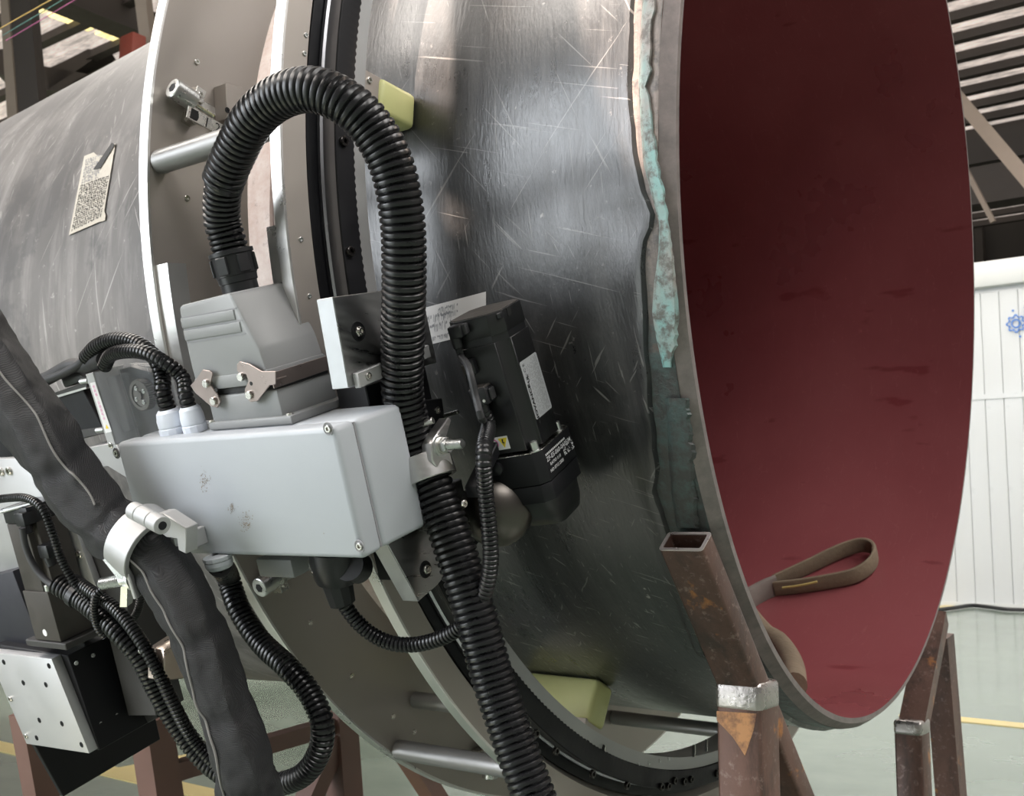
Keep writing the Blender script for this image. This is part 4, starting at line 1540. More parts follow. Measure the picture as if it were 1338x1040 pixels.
for (x, n_) in ((MX - .0045, MN - .0045), (MX - .0045, .0035), (.0045, MN - .0045)):
    F = MF @ Matrix.Translation((x, FT, n_)) @ Matrix.Rotation(-math.pi / 2, 4, 'X')
    part('motor_screw', MB().lathe([(0, .0062), (.0012, .0062), (.0014, .0042), (.0095, .0042), (.0100, .0036), (.0100, .0018), (.0070, .0016), (.0070, 0)], F, 16), M_zinc, mo)
q = on(MF, 649, 612, 2, GN1)
part('plug_cap', MB().lathe([(0, .0075), (.003, .0072), (.0045, .004), (.0048, 0)], MF @ Matrix.Translation((q.x, q.y, GN1)), 20), M_black_pl, gx)
# rating plate
LQ = [on(MF, px, py, 0, MX + .0003) for px, py in ((680.5, 472.5), (701, 459), (720.5, 534), (699, 549))]
z0, z1 = (LQ[0].z + LQ[3].z) / 2, (LQ[1].z + LQ[2].z) / 2
t1, t0 = (LQ[0].y + LQ[1].y) / 2, (LQ[2].y + LQ[3].y) / 2
print('plate', z0, z1, t0, t1)
PLF = MF @ frame((MX, (t0 + t1) / 2, (z0 + z1) / 2), (0, 1, 0), (0, 0, 1))     # x along t (up), y towards +n ; outward = +x
if (PLF.to_3x3() @ Vector((0, 0, 1))).dot(MF.to_3x3() @ Vector((1, 0, 0))) < 0:
    PLF = MF @ frame((MX, (t0 + t1) / 2, (z0 + z1) / 2), (0, 1, 0), (0, 0, -1))
pl_h, pl_w = abs(t1 - t0), abs(z0 - z1)
rp = part('rating_plate', MB().prism([(-pl_h / 2 + .0015, -pl_w / 2), (pl_h / 2 - .0015, -pl_w / 2), (pl_h / 2, -pl_w / 2 + .0015), (pl_h / 2, pl_w / 2 - .0015), (pl_h / 2 - .0015, pl_w / 2), (-pl_h / 2 + .0015, pl_w / 2), (-pl_h / 2, pl_w / 2 - .0015), (-pl_h / 2, -pl_w / 2 + .0015)], .0001, .0005, PLF), simple('silver_label', (.52, .53, .55), .42, .2, .04, 40), mo, 'silver rating plate')


def sgn(v):
    return (PLF.to_3x3() @ Vector((0, 1, 0))).dot(MF.to_3x3() @ Vector((0, 0, 1)))


UPY = 1 if sgn(0) > 0 else -1          # +y points to +n (left in the picture)
TXT = PLF @ Matrix.Translation((0, 0, .0006))
textmesh('INOVANCE', .0082, M_ink, TXT @ Matrix.Translation((-pl_h * .245, UPY * pl_w * .40 - .0004, 0)), rp, 'printed_text', bold=.0003, yscale=.80)
textmesh('c', .0048, M_ink, TXT @ Matrix.Translation((pl_h * .13, UPY * pl_w * .37, 0)), rp)
textmesh('UL', .0066, M_ink, TXT @ Matrix.Translation((pl_h * .19, UPY * pl_w * .34, 0)), rp, bold=.0003)
textmesh('us', .0040, M_ink, TXT @ Matrix.Translation((pl_h * .255, UPY * pl_w * .37, 0)), rp)
textmesh('C E', .0062, M_ink, TXT @ Matrix.Translation((pl_h * .38, UPY * pl_w * .37, 0)), rp)
rnd = random.Random(11)
mb = MB()
for j in range(8):
    y = UPY * pl_w * (.22 - j * .085)
    x = -pl_h * .46
    xe = pl_h * (.46 if j > 3 else .40)
    while x < xe:
        w_ = rnd.uniform(.0006, .0016)
        if rnd.random() < .72:
            mb.box((x, y - .00045, 0), (x + w_ * .8, y + .00035, .00012), TXT)
        x += w_ + .0003
part('fine_print', mb, M_greyink, rp, kind='stuff')
# yellow warning sticker on the left face
WQ = [on(MF, px, py, 2, MN) for px, py in ((639, 573), (662.8, 571), (665.7, 586), (641, 587.6))]
wx0, wx1 = min(q.x for q in WQ), max(q.x for q in WQ)
wt0, wt1 = min(q.y for q in WQ), max(q.y for q in WQ)
ws = part('warning_sticker', MB().box((wx0, wt0, MN), (wx1, wt1, MN + .0003), MF), M_white, mo, 'white warning sticker')
WF = MF @ frame(((wx0 + wx1) / 2, (wt0 + wt1) / 2, MN + .0004), (1, 0, 0), (0, 1, 0))
hw, hh = (wx1 - wx0) / 2, (wt1 - wt0) / 2
part('warning_triangle', MB().prism([(hw * .05, hh * .75), (hw * .95, hh * .75), (hw * .5, -hh * .75)], 0, .0002, WF), M_yellowsign, ws)
part('warning_bolt', MB().prism([(hw * .40, hh * .6), (hw * .56, hh * .6), (hw * .50, hh * .15), (hw * .62, hh * .15), (hw * .48, -hh * .45), (hw * .50, hh * .0), (hw * .38, 0)], .0002, .0004, WF), M_ink, ws)
part('prohibition_ring', MB().lathe([(0, hh * .78), (.0002, hh * .78), (.0002, hh * .62), (0, hh * .62)], WF @ Matrix.Translation((-hw * .5, 0, 0)), 24, closed=True), M_pinkink, ws)
part('hand_mark', MB().prism([(-hw * .68, -hh * .35), (-hw * .30, -hh * .2), (-hw * .36, hh * .35), (-hw * .66, hh * .2)], 0, .0002, WF), M_ink, ws)
# white printing on the gearbox flange
AQ = [on(MF, px, py, 0, GX1) for px, py in ((709.9, 597), (747.5, 571.6), (750, 586), (715.7, 616))]
ac = sum(AQ, Vector()) / 4
AFm = MF @ frame((GX1, ac.y, ac.z), (0, 0, -1), (0, 1, 0))
aw = abs(AQ[0].z - AQ[1].z)
for i, s_ in enumerate(('ZF-ES-060-0A05/M', 'RATIO 1:10', 'NO 0712 2503')):
    textmesh(s_, .0082 if i == 0 else .0056, M_whiteink, AFm @ Matrix.Translation((0 if i == 0 else -aw * .18, .0045 - i * .0062, .0002)), gx, bold=.0001, yscale=.8)
mb = MB()
rnd = random.Random(4)
for i in range(3):
    for _ in range(16):
        x, y = aw * (.16 + i * .13) + rnd.uniform(-.003, .003), rnd.uniform(-.007, .002)
        mb.box((x, y, .0002), (x + rnd.uniform(.0008, .002), y + rnd.uniform(.0004, .0012), .0004), AFm)
for i in range(14):
    x = -aw * .42 + i * aw * .05
    mb.box((x, .0085, .0002), (x + aw * .03, .0105, .0004), AFm)
part('fine_print', mb, M_whiteink, gx, kind='stuff')


# plug connectors on the left face
def plug(px, py, w, hgt, dep, cap_=True, name='plug_connector'):
    q = on(MF, px, py, 2, MN)
    mbx = MB().box((q.x - w / 2, q.y - hgt / 2, MN - .001), (q.x + w / 2, q.y + hgt / 2, MN + dep), MF, .0022, 2)
    o = part(name, mbx, M_black_pl, mo, 'black plug')
    return q, o


q, o = plug(601, 431, .0150, .0130, .012)
part('plug_nut', MB().cyl(MF @ Vector((q.x - .004, q.y - .004, MN + .006)), MF @ Vector((q.x - .004, q.y - .0165, MN + .006)), .0056, .0052, 16, .0008), M_black_pl, o)
part('plug_grip', MB().box((q.x + .0065, q.y - .0045, MN + .001), (q.x + .0115, q.y + .0060, MN + .0090), MF, .0012, 2), M_rub, o)
cs = MF @ Vector((q.x - .004, q.y - .014, MN + .006))
q3, o = plug(617, 478, .0120, .0155, .007)
part('plug_cap', MB().box((q3.x - .008, q3.y - .006, MN), (q3.x + .004, q3.y + .004, MN + .0085), MF, .0015, 2), M_dusty, o)
q, o = plug(634, 513, .0200, .0175, .017)
part('plug_top', MB().box((q.x - .009, q.y + .0065, MN), (q.x + .009, q.y + .0095, MN + .0155), MF, .001, 1), M_dusty, o)
part('plug_grip', MB().box((q.x + .0095, q.y - .006, MN + .002), (q.x + .0130, q.y + .006, MN + .012), MF, .001, 1), M_rub, o)
for dy in (-.004,):
    part('plug_screw', MB().cyl(MF @ Vector((q.x + .006, q.y + dy, MN + .016)), MF @ Vector((q.x + .006, q.y + dy, MN + .0178)), .0016, .0016, 10), M_steel, o)
pn0 = MF @ Vector((q.x - .003, q.y - .008, MN + .009))
pn1 = MF @ Vector((q.x - .003, q.y - .020, MN + .009))
part('plug_nut', MB().cyl(pn0, pn1, .0072, .0066, 18, .001), M_black_pl, o)
dn = MF.to_3x3() @ Vector((0, -1, 0))
# encoder cable from the upper plug
tag(part('encoder_cable', MB().tube([cs, cs + dn * .012, on_ := tn(612, 480, .868), tn(622, 520, .874), tn(629, 546, .878), pn1 + dn * .006 + Vector((0, -.004, 0))], .0036, 10), M_rub, loc=cs), 'thin smooth black cable down the left face of the servo motor', 'cable')
# motor hose
hM = [pn1 - dn * .004, pn1 + dn * .012, tn(632, 590, .880), tn(634, 640, .882), tn(639, 690, .884), tn(641, 735, .886), tn(633, 775, .888), tn(612, 808, .890), tn(586, 829, .893), tn(550, 841, .90), tn(515, 841, .91), tn(485, 828, .918), tn(463, 808, .925), tn(447, 785, .930)]
tag(part('corrugated_hose', MB().hose(hM, .0080, .0046, 18, .18), M_hose, loc=hM[5]), 'black corrugated hose hanging from the servo motor plug to the plug under the box', 'hose')
# plug under the junction box
up = thing('round_plug', 'black angled plug with a wire bail under the right end of the junction box', 'connector', tn(440, 735, .93))
pa, pb_, pc = on(TF, 437, 718, 2, .928), on(TF, 440, 760, 2, .930), on(TF, 448, 790, 2, .930)
A_, B2, C2 = (TF @ v for v in (pa, pb_, pc))
part('plug_shell', MB().tube([A_, (A_ + B2) / 2, B2], lambda t: .026 - .006 * t ** 3, 24, .004), M_black_pl, up)
part('plug_elbow', MB().tube([tn(455, 738, .935), tn(468, 742, .915)], .016, 20, .004), M_black_pl, up)
part('plug_nut', MB().cyl(B2 - (C2 - B2).normalized() * .006, C2, .0165, .0135, 10, .0015), M_black_pl, up)
part('wire_bail', MB().tube([tn(405, 728, .945), tn(404, 738, .950), tn(408, 747, .951), tn(415, 748, .950), tn(415, 738, .950), tn(411, 730, .948)], .0011, 6, .002), M_steel, up)
part('bail_tab', MB().box((-.004, -.006, -.001), (.004, .006, .001), frame(tn(411, 727, .945), (1, 0, 0), z=(0, -.95, -.32)), .0005, 1), M_nickel, up)
# stubs between box and plug
sb = tag(part('socket_flange', MB().box((-.030, -.016, -.02), (.024, .004, .02), frame(tn(378, 727, .925), (1, 0, 0), z=(0, -.945, -.325)), .002, 2), M_hoodgrey, loc=tn(378, 727, .925)), 'grey socket flange under the junction box left of the black plug', 'socket')

# ------------------------------------------------------------------ hose clamp at right
ax = (hB[18] - hB[16]).normalized()
cc = tn(558, 612, .871)
cl = thing('hose_clamp', 'aluminium clamp with an eyebolt gripping the thick hose right of the junction box', 'clamp', cc)
CF = zframe(cc, ax)
part('band', MB().lathe([(-.0125, .0217), (.0125, .0217), (.0125, .0262), (.0118, .0268), (-.0118, .0268), (-.0125, .0262)], CF, 40, closed=True), M_alu, cl, 'aluminium band')
lg = TF @ on(TF, 580, 582, 2, .872)
EF = frame(lg, TF.to_3x3() @ Vector((0, 1, 0)), z=TF.to_3x3() @ Vector((1, .05, .1)))    # z along the bolt, x up
part('lug', MB().prism([(-.022, -.010), (.006, -.010), (.020, -.022), (.024, -.019), (.012, .002), (.006, .012), (-.010, .016), (-.024, .010)], -.018, -.004, EF, .001, 1), M_alu, cl, 'clamp lug')
part('washer', MB().lathe([(-.004, 0), (-.004, .0105), (-.0015, .0105), (-.0015, 0)], EF, 28), M_zinc, cl)
part('spring_washer', MB().lathe([(-.0015, 0), (-.0015, .0085), (.0008, .0085), (.0008, 0)], EF, 24), M_steel, cl)
part('hex_nut', MB().prism([(.0082 * math.cos(k * math.pi / 3), .0082 * math.sin(k * math.pi / 3)) for k in range(6)], .0008, .0072, EF, .0006, 1), M_zinc, cl)
pr = [(.005, 0), (.005, .0048)] + [(.005 + .0010 * i, .0050 if i % 2 else .0044) for i in range(1, 21)] + [(.0262, .0038), (.0262, 0)]
part('stud', MB().lathe(pr, EF, 18), M_zinc, cl, 'threaded stud')

# ------------------------------------------------------------------ fabric cable sleeve
def fabric():
    m, n, b = nt('woven_black_fabric')
    f = tex(n, 'noise', 14, 4, .6)
    g = tex(n, 'noise', 900, 2, .6, (1, 1, 1))
    w1 = tex(n, 'wave', 330, rotate=(.3, .6, .9))
    w2 = tex(n, 'wave', 330, rotate=(1.2, .2, 2.4))
    wv = n.nodes.new('ShaderNodeMath')
    wv.operation = 'MULTIPLY'
    n.links.new(w1, wv.inputs[0])
    n.links.new(w2, wv.inputs[1])
    c = mixc(n, f, (.008, .008, .009), (.018, .018, .020))
    c = mixc(n, wv.outputs[0], c, (.085, .083, .090))
    n.links.new(c, b.inputs['Base Color'])
    b.inputs['Roughness'].default_value = .55
    bump(n, b, wv.outputs[0], 1., .0012)
    return m


M_fab = fabric()
fp = [tn(-40, 420, 1.045), tn(-12, 470, 1.045), tn(20, 520, 1.045), tn(62, 578, 1.04), tn(104, 640, 1.035), tn(148, 690, 1.03), tn(196, 722, 1.03), tn(232, 772, 1.03), tn(264, 840, 1.03), tn(292, 915, 1.03), tn(315, 985, 1.03), tn(327, 1045, 1.03), tn(335, 1100, 1.03)]
fs = thing('cable_sleeve', 'long black woven fabric sleeve of cables sagging through the aluminium clamp', 'cable sleeve', fp[7])


def fshape(t, k):
    a = 2 * math.pi * k
    s = abs(math.sin(t * 33 + 1.3))
    pinch = 1 - .16 * math.exp(-((t - .47) / .03) ** 2)
    aa = (a * 6 / (2 * math.pi) + .25 * math.sin(t * 14)) % 1
    hexa = .975 + .115 * abs(2 * aa - 1) ** 1.5 + .03 * math.cos(2 * a)
    wr = .055 * mnoise.noise(Vector((math.cos(a) * 1.6, math.sin(a) * 1.6, t * 26))) + .035 * mnoise.noise(Vector((math.cos(a) * 4, math.sin(a) * 4, t * 60 + 4)))
    fold = -.11 * max(0, math.sin(t * 52 + math.sin(a) * 1.5)) ** 4 * (1 if .25 < t < .9 else .3)
    return pinch * (hexa + wr + fold)


part('sleeve_fabric', MB().tube(fp, lambda t: .0295 + .003 * math.sin(t * 7), 72, .0035, shape=fshape), M_fab, fs, None, sharp=80)
M_thread = simple('grey_thread', (.22, .21, .20), .8)
spts = resample(fp, .0035)
nS = len(spts)
SR = frames(spts)
for (ta, tb, fa, fb) in ((.10, .405, .15, .05), (.485, .97, -.75, -1.05)):
    path = []
    for i in range(int(ta * nS), int(tb * nS)):
        p, u, v = SR[i]
        t = i / (nS - 1)
        tz = u.cross(v)
        c = (CAM - p)
        c = (c - tz * c.dot(tz)).normalized()
        side = tz.cross(c)
        if side.dot(RGT) < 0:
            side = -side
        f = fa + (fb - fa) * (t - ta) / (tb - ta) + .10 * math.sin(t * 40)
        dd = c * math.cos(f) + side * math.sin(f)
        k = (math.atan2(dd.dot(v), dd.dot(u)) / (2 * math.pi)) % 1
        path.append(p + dd * (.0295 + .003 * math.sin(t * 7)) * fshape(t, k) * 1.015)
    part('seam', MB().tube(path[::3], .0012, 6, .004), M_thread, fs, 'pale stitched seam')

# half coupler clamp on the box corner
hc = tn(194, 714, 1.028)
hk = thing('half_coupler', 'cast aluminium half coupler with hinge and wing nut round the fabric sleeve', 'clamp', hc)
sax = (RGT * .80 - UPV * .42 - FWD * .45).normalized()
KF = frame(hc - sax * .004, (TF.to_3x3() @ Vector((-1, .1, 0))), z=sax)       # x to the left, z along the sleeve
a0, a1 = R_(-128), R_(150)
part('band', MB().lathe([(-.0165, .0330), (.0165, .0330), (.0165, .0377), (.0158, .0385), (-.0158, .0385), (-.0165, .0377)], KF, 60, closed=True), M_ali_light, hk, 'bright cast band')
ha, hb_ = tn(177, 668, 1.052), tn(209, 685, 1.060)
dh = (hb_ - ha).normalized()
L3 = (hb_ - ha).length
for i, (s, e) in enumerate(((-.08, .22), (.24, .70), (.72, 1.10))):
    part('hinge_knuckle', MB().cyl(ha + dh * L3 * s, ha + dh * L3 * e, .0088, .0088, 28, .0006), M_ali_light, hk)
part('hinge_pin', MB().cyl(hb_ + dh * (L3 * .10 - .001), hb_ + dh * (L3 * .10 + .0006), .0042, .0042, 16), M_black_an, hk)
ft_ = TF @ Vector((on(TF, 232, 700, 2, .985).x, on(TF, 232, 700, 2, .985).y, .984))
fpoly = [on(TF, px, py, 2, 1.035) for px, py in ((205, 671), (214, 671), (243, 690), (243, 724), (233, 719), (231, 704), (217, 702), (206, 694))]
part('foot', MB().prism([(q.x, q.y) for q in fpoly], 1.020, 1.035, TF, .0008, 1), M_ali_light, hk, 'foot arm toward the lid')
q = on(TF, 236, 706, 2, 1.01)
part('foot_post', MB().box((q.x - .001, q.y - .012, .9822), (q.x + .006, q.y + .006, 1.021), TF, .0008, 1), M_ali_light, hk)
wb_ = tn(160, 758, 1.056)
lf = frame(wb_, TF.to_3x3() @ Vector((.2, 1, 0)), z=TF.to_3x3() @ Vector((-1, -.05, .35)))
part('lug', MB().prism([(-.018, -.012), (.034, -.010), (.034, .008), (-.018, .010)], -.0185, -.014, lf, .001, 1), M_ali_light, hk, 'clamp lug')
part('washer', MB().lathe([(-.014, 0), (-.014, .0125), (-.0115, .0125), (-.0115, .0095), (-.009, .0095), (-.009, 0)], lf, 28), M_zinc, hk)
part('wing_nut', MB().lathe([(-.009, 0), (-.009, .0085), (-.003, .0068), (.001, .0062), (.001, 0)], lf, 24), M_zinc, hk)
for s, L_ in ((1, .027), (-1, .027)):
    part('wing', MB().hexa([lf @ Vector(v) for v in ((s * .004, -.008, -.010), (s * .004, .008, -.010), (s * .004, .008, -.002), (s * .004, -.008, -.002), (s * L_, -.005, .002), (s * L_, .005, .002), (s * L_ * .96, .005, .010), (s * L_ * .96, -.005, .010))]), M_zinc, hk)
pr = [(-.004, 0), (-.004, .0060)] + [(-.003 + .0012 * i, .0062 if i % 2 else .0054) for i in range(1, 25)] + [(.0272, .0048), (.0272, 0)]
part('stud', MB().lathe(pr, lf, 18), M_zinc, hk, 'threaded stud')

# ------------------------------------------------------------------ gear cover at the left end of the box
M_acr, n_, b_n = nt('clear_smoked_acrylic')
b_n.inputs['Base Color'].default_value = (.62, .65, .70, 1)
b_n.inputs['Roughness'].default_value = .06
b_n.inputs['Alpha'].default_value = .14
gc_ = thing('gear_cover', 'clear acrylic cover over a toothed wheel at the left end of the junction box', 'gear cover', tn(170, 570, .93))


def xt(px, py, n):
    q = on(TF, px, py, 2, n)
    return (q.x, q.y)


M_dk = simple('dark_grey_plate', (.06, .058, .058), .45, .3, .12, 20)
part('back_plate', MB().prism([xt(*p, .912) for p in ((122, 492), (170, 478), (198, 486), (212, 515), (216, 565), (216, 580), (154, 584))], .904, .912, TF, .001, 1), M_dk, gc_, 'dark back plate')
part('cover', MB().prism([xt(*p, .945) for p in ((122, 487), (168, 475), (192, 480), (206, 505), (211, 540), (213, 573), (152, 581))], .914, .945, TF, .0015, 2), M_acr, gc_, 'clear acrylic cover')
part('inner_box', MB().prism([xt(*p, .930) for p in ((126, 497), (152, 490), (172, 560), (150, 572))], .914, .932, TF, .001, 1), M_acr, gc_)
G = on(TF, 181, 517, 2, .926)
rows = []
for (z, kk) in ((.914, 0), (.914, 1), (.926, 1), (.926, 0)):
    pass
mb = MB()
nG = 44 * 4
rows = []
for z, rr in ((.915, .0), (.915, 1), (.925, 1), (.925, .80), (.9235, .78), (.9235, .3), (.926, .28), (.926, .02)):
    ring = []
    for k in range(nG):
        r = .0168 * rr + (.0013 if rr == 1 and k % 4 in (0, 1) else 0)
        a = 2 * math.pi * k / nG
        ring.append(TF @ Vector((G.x + max(r, .0002) * math.cos(a), G.y + max(r, .0002) * math.sin(a), z)))
    rows.append(ring)
mb.grid(rows, close_v=True)
gw = part('gear_wheel', mb, simple('dark_steel_gear', (.16, .15, .14), .35, .9, .1, 60), gc_, 'toothed wheel')
for k in range(4):
    a = k * math.pi / 2 + .45
    inst('cap_screw', SC3, gw, TF @ Matrix.Translation((G.x + .0092 * math.cos(a), G.y + .0092 * math.sin(a), .9238)))
e0, e1 = [xt(*p, .945) for p in ((112.5, 489), (122, 486), (152, 581), (142, 581))], None
fr_ = part('edge_plate', MB().prism(e0, .905, .946, TF, .0006, 1), M_ali_light, gc_, 'pale edge plate')
e2 = [xt(*p, .9465) for p in ((117.5, 500.5), (124, 499), (146, 564), (138, 566))]
lbp = part('warning_label', MB().prism(e2, .9461, .9465, TF), M_white, fr_, 'white strip label with pink characters')
for k in range(9):
    u = .04 + k * .088
    cx, cy = 121.5 + (140.5 - 121.5) * u, 503 + (562 - 503) * u
    x_, y_ = xt(cx, cy, .9467)
    F = TF @ frame((x_, y_, .9466), (-.30, .95, 0), (-.95, -.3, 0))
    F = TF @ Matrix.Translation((x_, y_, .9466)) @ Matrix.Rotation(R_(-72), 4, 'Z')
    textmesh('安全第一注意防护手'[k], .0042, M_pinkink, F, lbp, 'printed_character', lift=.0001)
x_, y_ = xt(139.5, 557.5, .9467)
part('warning_triangle', MB().prism([(-.0028, -.0022), (.0028, -.0022), (0, .0028)], 0, .0002, TF @ Matrix.Translation((x_, y_, .9466))), M_yellowsign, lbp)
for (px, py) in ((110, 498), (131, 562)):
    q = on(TF, px, py, 2, .935)
    part('standoff', MB().cyl(TF @ Vector((q.x - .006, q.y, .935)), TF @ Vector((q.x + .010, q.y, .935)), .0036, .0036, 16, .0006), M_zinc, gc_)
q = on(TF, 145, 582, 2, .946)
inst('cap_screw', SC4, gc_, TF @ Matrix.Translation((q.x, q.y, .9455)))

# wire feeder / rail unit behind the sleeve
rl = thing('slide_rail', 'black linear rail unit between the far pipe and the fabric sleeve', 'rail', tn(90, 560, .9))
part('rail_body', MB().prism([xt(*p, .915) for p in ((-20, 545), (108, 509), (138, 566), (-20, 605))], .87, .915, TF, .001, 1), M_black_an, rl)
part('rail_edge', MB().prism([xt(*p, .918) for p in ((-20, 544), (112, 499), (114, 505), (-20, 552))], .87, .918, TF, .0006, 1), M_dk, rl)
part('rail_light', MB().prism([xt(*p, .9185) for p in ((56, 522), (112, 505.5), (113, 508), (57, 525))], .9, .9185, TF), M_alu, rl, 'worn bright edge')
part('rail_foot', MB().prism([xt(*p, .918) for p in ((70, 568), (136, 557), (138, 566), (74, 580))], .87, .918, TF, .0006, 1), M_dk, rl)
part('connector_block', MB().prism([xt(*p, .92) for p in ((78, 492), (102, 484), (112, 496), (84, 507))], .89, .92, TF, .002, 2), M_black_pl, rl)
tag(part('dark_harness', MB().tube([tn(-20, 500, .93), tn(30, 502, .93), tn(60, 495, .93), tn(92, 478, .93), tn(112, 478, .93), tn(135, 470, .94)], .0085, 12), M_rub, loc=tn(60, 495, .93)), 'thick dark cable bundle along the rail behind the sleeve', 'cable')
bar = tag(part('cross_beam', MB().prism([xt(*p, .93) for p in ((112, 585), (150, 578), (190, 640), (122, 598))], .90, .93, TF, .001, 1).prism([xt(*p, .915) for p in ((110, 592), (230, 570), (230, 600), (120, 612))], .89, .915, TF, .001, 1), M_ali_light, loc=tn(150, 600, .92)), 'pale aluminium beam under the gear cover behind the sleeve', 'beam')

# silver bracket plate
bk = thing('bracket_plate', 'silver angled bracket plate behind the left motor and its hoses', 'bracket', tn(60, 700, .95))
bp_ = [(-40, 600), (34.6, 599), (87.5, 662), (134, 790), (100, 850), (-40, 760)]
part('plate', MB().prism([xt(*p, .952) for p in bp_], .943, .952, TF, .0008, 2), M_ali_light, bk)
part('side_plate', MB().prism([xt(*p, .942) for p in ((87.5, 655), (104, 662), (160, 770), (205, 935), (168, 935), (132, 790))], .90, .9425, TF, .001, 1), M_dk, bk)
for (px, py) in ((2, 616), (12.5, 615), (91, 724), (104, 724)):
    q = on(TF, px, py, 2, .952)
    inst('cap_screw', SC6, bk, TF @ Matrix.Translation((q.x, q.y, .9510)))

# left servo motor
lm = thing('slim_servo_motor', 'slim black servo motor standing on the black slide at the left edge', 'motor', tn(55, 838, .985))
pA, pB, pC_, pD = (on(TF, *p, 2, 1.0) for p in ((15, 664), (54, 773), (25, 773), (81, 838)))
xr = pD.x
xl = on(TF, 50, 838, 2, 1.0).x
tb, tm, tt = pD.y, pB.y, pA.y
print('leftmotor', xl, xr, tb, tm, tt)
part('motor_body', MB().prism([(xl, .955), (xl, .998), (xl + .002, 1.0), (xr - .010, 1.0), (xr - .010, .992), (xr, .992), (xr, .955)], tm, tt - .02, TF @ Matrix(((1, 0, 0, 0), (0, 0, 1, 0), (0, 1, 0, 0), (0, 0, 0, 1))), .0006, 1), M_dusty, lm, 'dusty black body')
part('end_cap', MB().box((xl, tt - .0195, .955), (xr, tt, 1.0), TF, .0012, 2), M_black_pl, lm)
part('gearhead', MB().box((xl - .001, tb, .952), (xr + .001, tm, 1.002), TF, .001, 2), M_dusty, lm, 'dusty gearhead')
part('round_sticker', MB().cyl(TF @ Vector(((xl + xr) / 2 - .002, tb + .010, 1.0019)), TF @ Vector(((xl + xr) / 2 - .002, tb + .010, 1.0024)), .0044, .0044, 20), M_white, lm)
part('motor_screw', MB().cyl(TF @ Vector((xr - .005, tm, .997)), TF @ Vector((xr - .005, tm + .008, .997)), .0036, .0036, 14, .0005), M_zinc, lm)
part('flange_plate', MB().box((xl - .022, tb - .009, .93), (xr + .012, tb - .001, 1.004), TF, .001, 1), M_dk, lm)
for (px, py) in ((27, 680), (58, 722)):
    q = on(TF, px, py, 2, 1.006)
    o = part('plug_connector', MB().box((q.x - .010, q.y - .007, .990), (q.x + .010, q.y + .009, 1.008), TF, .0018, 2), M_black_pl, lm)
    part('plug_nut', MB().cyl(TF @ Vector((q.x, q.y - .006, 1.002)), TF @ Vector((q.x + .003, q.y - .018, 1.002)), .0065, .0058, 16, .0008), M_black_pl, o)
part('top_clip', MB().cyl(tn(2, 668, 1.005), tn(46, 656, .995), .0028, .0028, 10, .0005), M_zinc, lm)
P = [tn(29, 690, 1.012), tn(34, 716, 1.013), tn(46, 742, 1.012), tn(62, 760, 1.010), tn(78, 770, 1.008)]
tag(part('motor_cable', MB().tube(P, .0040, 12), simple('grey_cable', (.05, .05, .055), .5), loc=P[0]), 'smooth dark grey cable dropping from the left motor plug', 'cable')
for (px, py, r) in ((74, 762, .0150), (96, 775, .0150)):
    q = tn(px, py, 1.004)
    pass
part('hose_tie', MB().lathe([(-.004, .0145), (.004, .0145), (.004, .0132), (-.004, .0132)], zframe(hC[-2], hC[-1] - hC[-3]), 20, closed=True), M_black_pl, lm)

# dark housing left of the motor
tag(part('dark_housing', MB().prism([xt(*p, .975) for p in ((-60, 765), (16, 746), (52, 842), (-60, 870))], .90, .975, TF, .0015, 2), simple('navy_black_housing', (.012, .012, .020), .5, 0, .2, 10), loc=tn(0, 800, .95)), 'navy black housing at the left edge below the red crate', 'housing')
# pinkish crate glimpsed at the left edge
p = at_depth(2, 718, 2.2)
tag(part('red_crate', MB().box((-.12, -.1, -.045), (.012, .1, .045), Matrix.Translation(p), .004, 2), simple('dull_red_plastic', (.34, .10, .13), .5), loc=p), 'dull red crate glimpsed behind the left motor', 'crate')

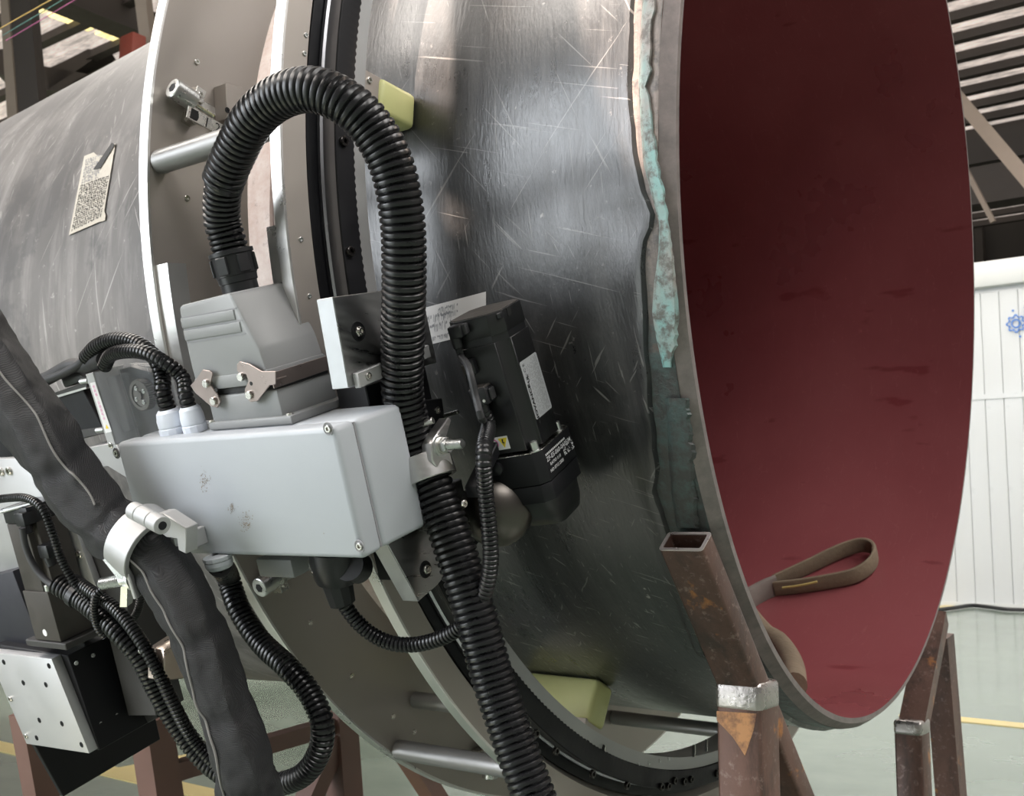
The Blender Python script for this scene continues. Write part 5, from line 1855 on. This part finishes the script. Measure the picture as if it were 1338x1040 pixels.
# ------------------------------------------------------------------ linear slide with aluminium face plate
sd = thing('linear_slide', 'black linear slide with a bright aluminium face plate of tapped holes at lower left', 'slide', tn(90, 980, .95))
c = [on(TF, *p, 2, 1.0) for p in ((-17, 852), (67, 861), (116.5, 984.6), (34.6, 972))]
xl, xr = (c[0].x + c[3].x) / 2, (c[1].x + c[2].x) / 2
tt, tb = (c[0].y + c[1].y) / 2, (c[2].y + c[3].y) / 2
xl = c[3].x
M_face = simple('satin_aluminium_plate', (.52, .52, .53), .45, .5, .04, 14, .05, bscale=500)
fpz = part('face_plate', MB().prism([(q.x, q.y) for q in c], .9870, 1.0, TF, .0008, 2), M_face, sd, 'bright aluminium face plate')
for (px, py, big) in ((5, 865, 1), (64, 870, 1), (30.5, 892, 1), (60, 894.5, 1), (14, 913, 2), (51.5, 941, 1), (81, 945.5, 1), (34.5, 961.5, 2), (48, 964, 1), (106.5, 973, 1)):
    q = on(TF, px, py, 2, 1.0)
    inst('tapped_hole', HOLE if big == 1 else SC4, fpz, TF @ Matrix.Translation((q.x, q.y, .9999)))
part('slide_body', MB().prism([(c[0].x, tt + .004), (xr + .001, tt + .001), (c[2].x + .001, tb), (c[3].x, tb)], .905, .9870, TF, .001, 1), M_black_an, sd, 'black slide body')
for (px, py) in ((97, 866), (119, 856), (129, 945), (150, 934)):
    q = on(TF, px, py, 0, xr + .006)
    inst('cap_screw', SC3, sd, TF @ Matrix.Translation((xr + .010, q.y, q.z)) @ Matrix.Rotation(math.pi / 2, 4, 'Y'))
q0, q1 = on(TF, 138, 815, 2, .905), on(TF, 207, 940, 2, .905)
part('side_rail', MB().prism([xt(*p, .925) for p in ((128, 822), (141, 812), (206, 938), (193, 945))], .89, .925, TF, .001, 1), M_black_an, sd, 'black side rail')
for (px, py) in ((138, 836), (148, 861), (167, 911), (177, 935)):
    q = on(TF, px, py, 2, .925)
    inst('cap_screw', SC3, sd, TF @ Matrix.Translation((q.x, q.y, .925)))
xq = on(TF, 42, 974, 2, .985).x
L4 = [on(TF, *p, 0, xq + .004) for p in ((44, 972), (83, 1041), (210, 966), (203, 936))]
part('end_plate', MB().prism([(q.z, q.y) for q in L4], xq - .004, xq + .004, NT, .001, 1), M_black_an, sd, 'black end plate')
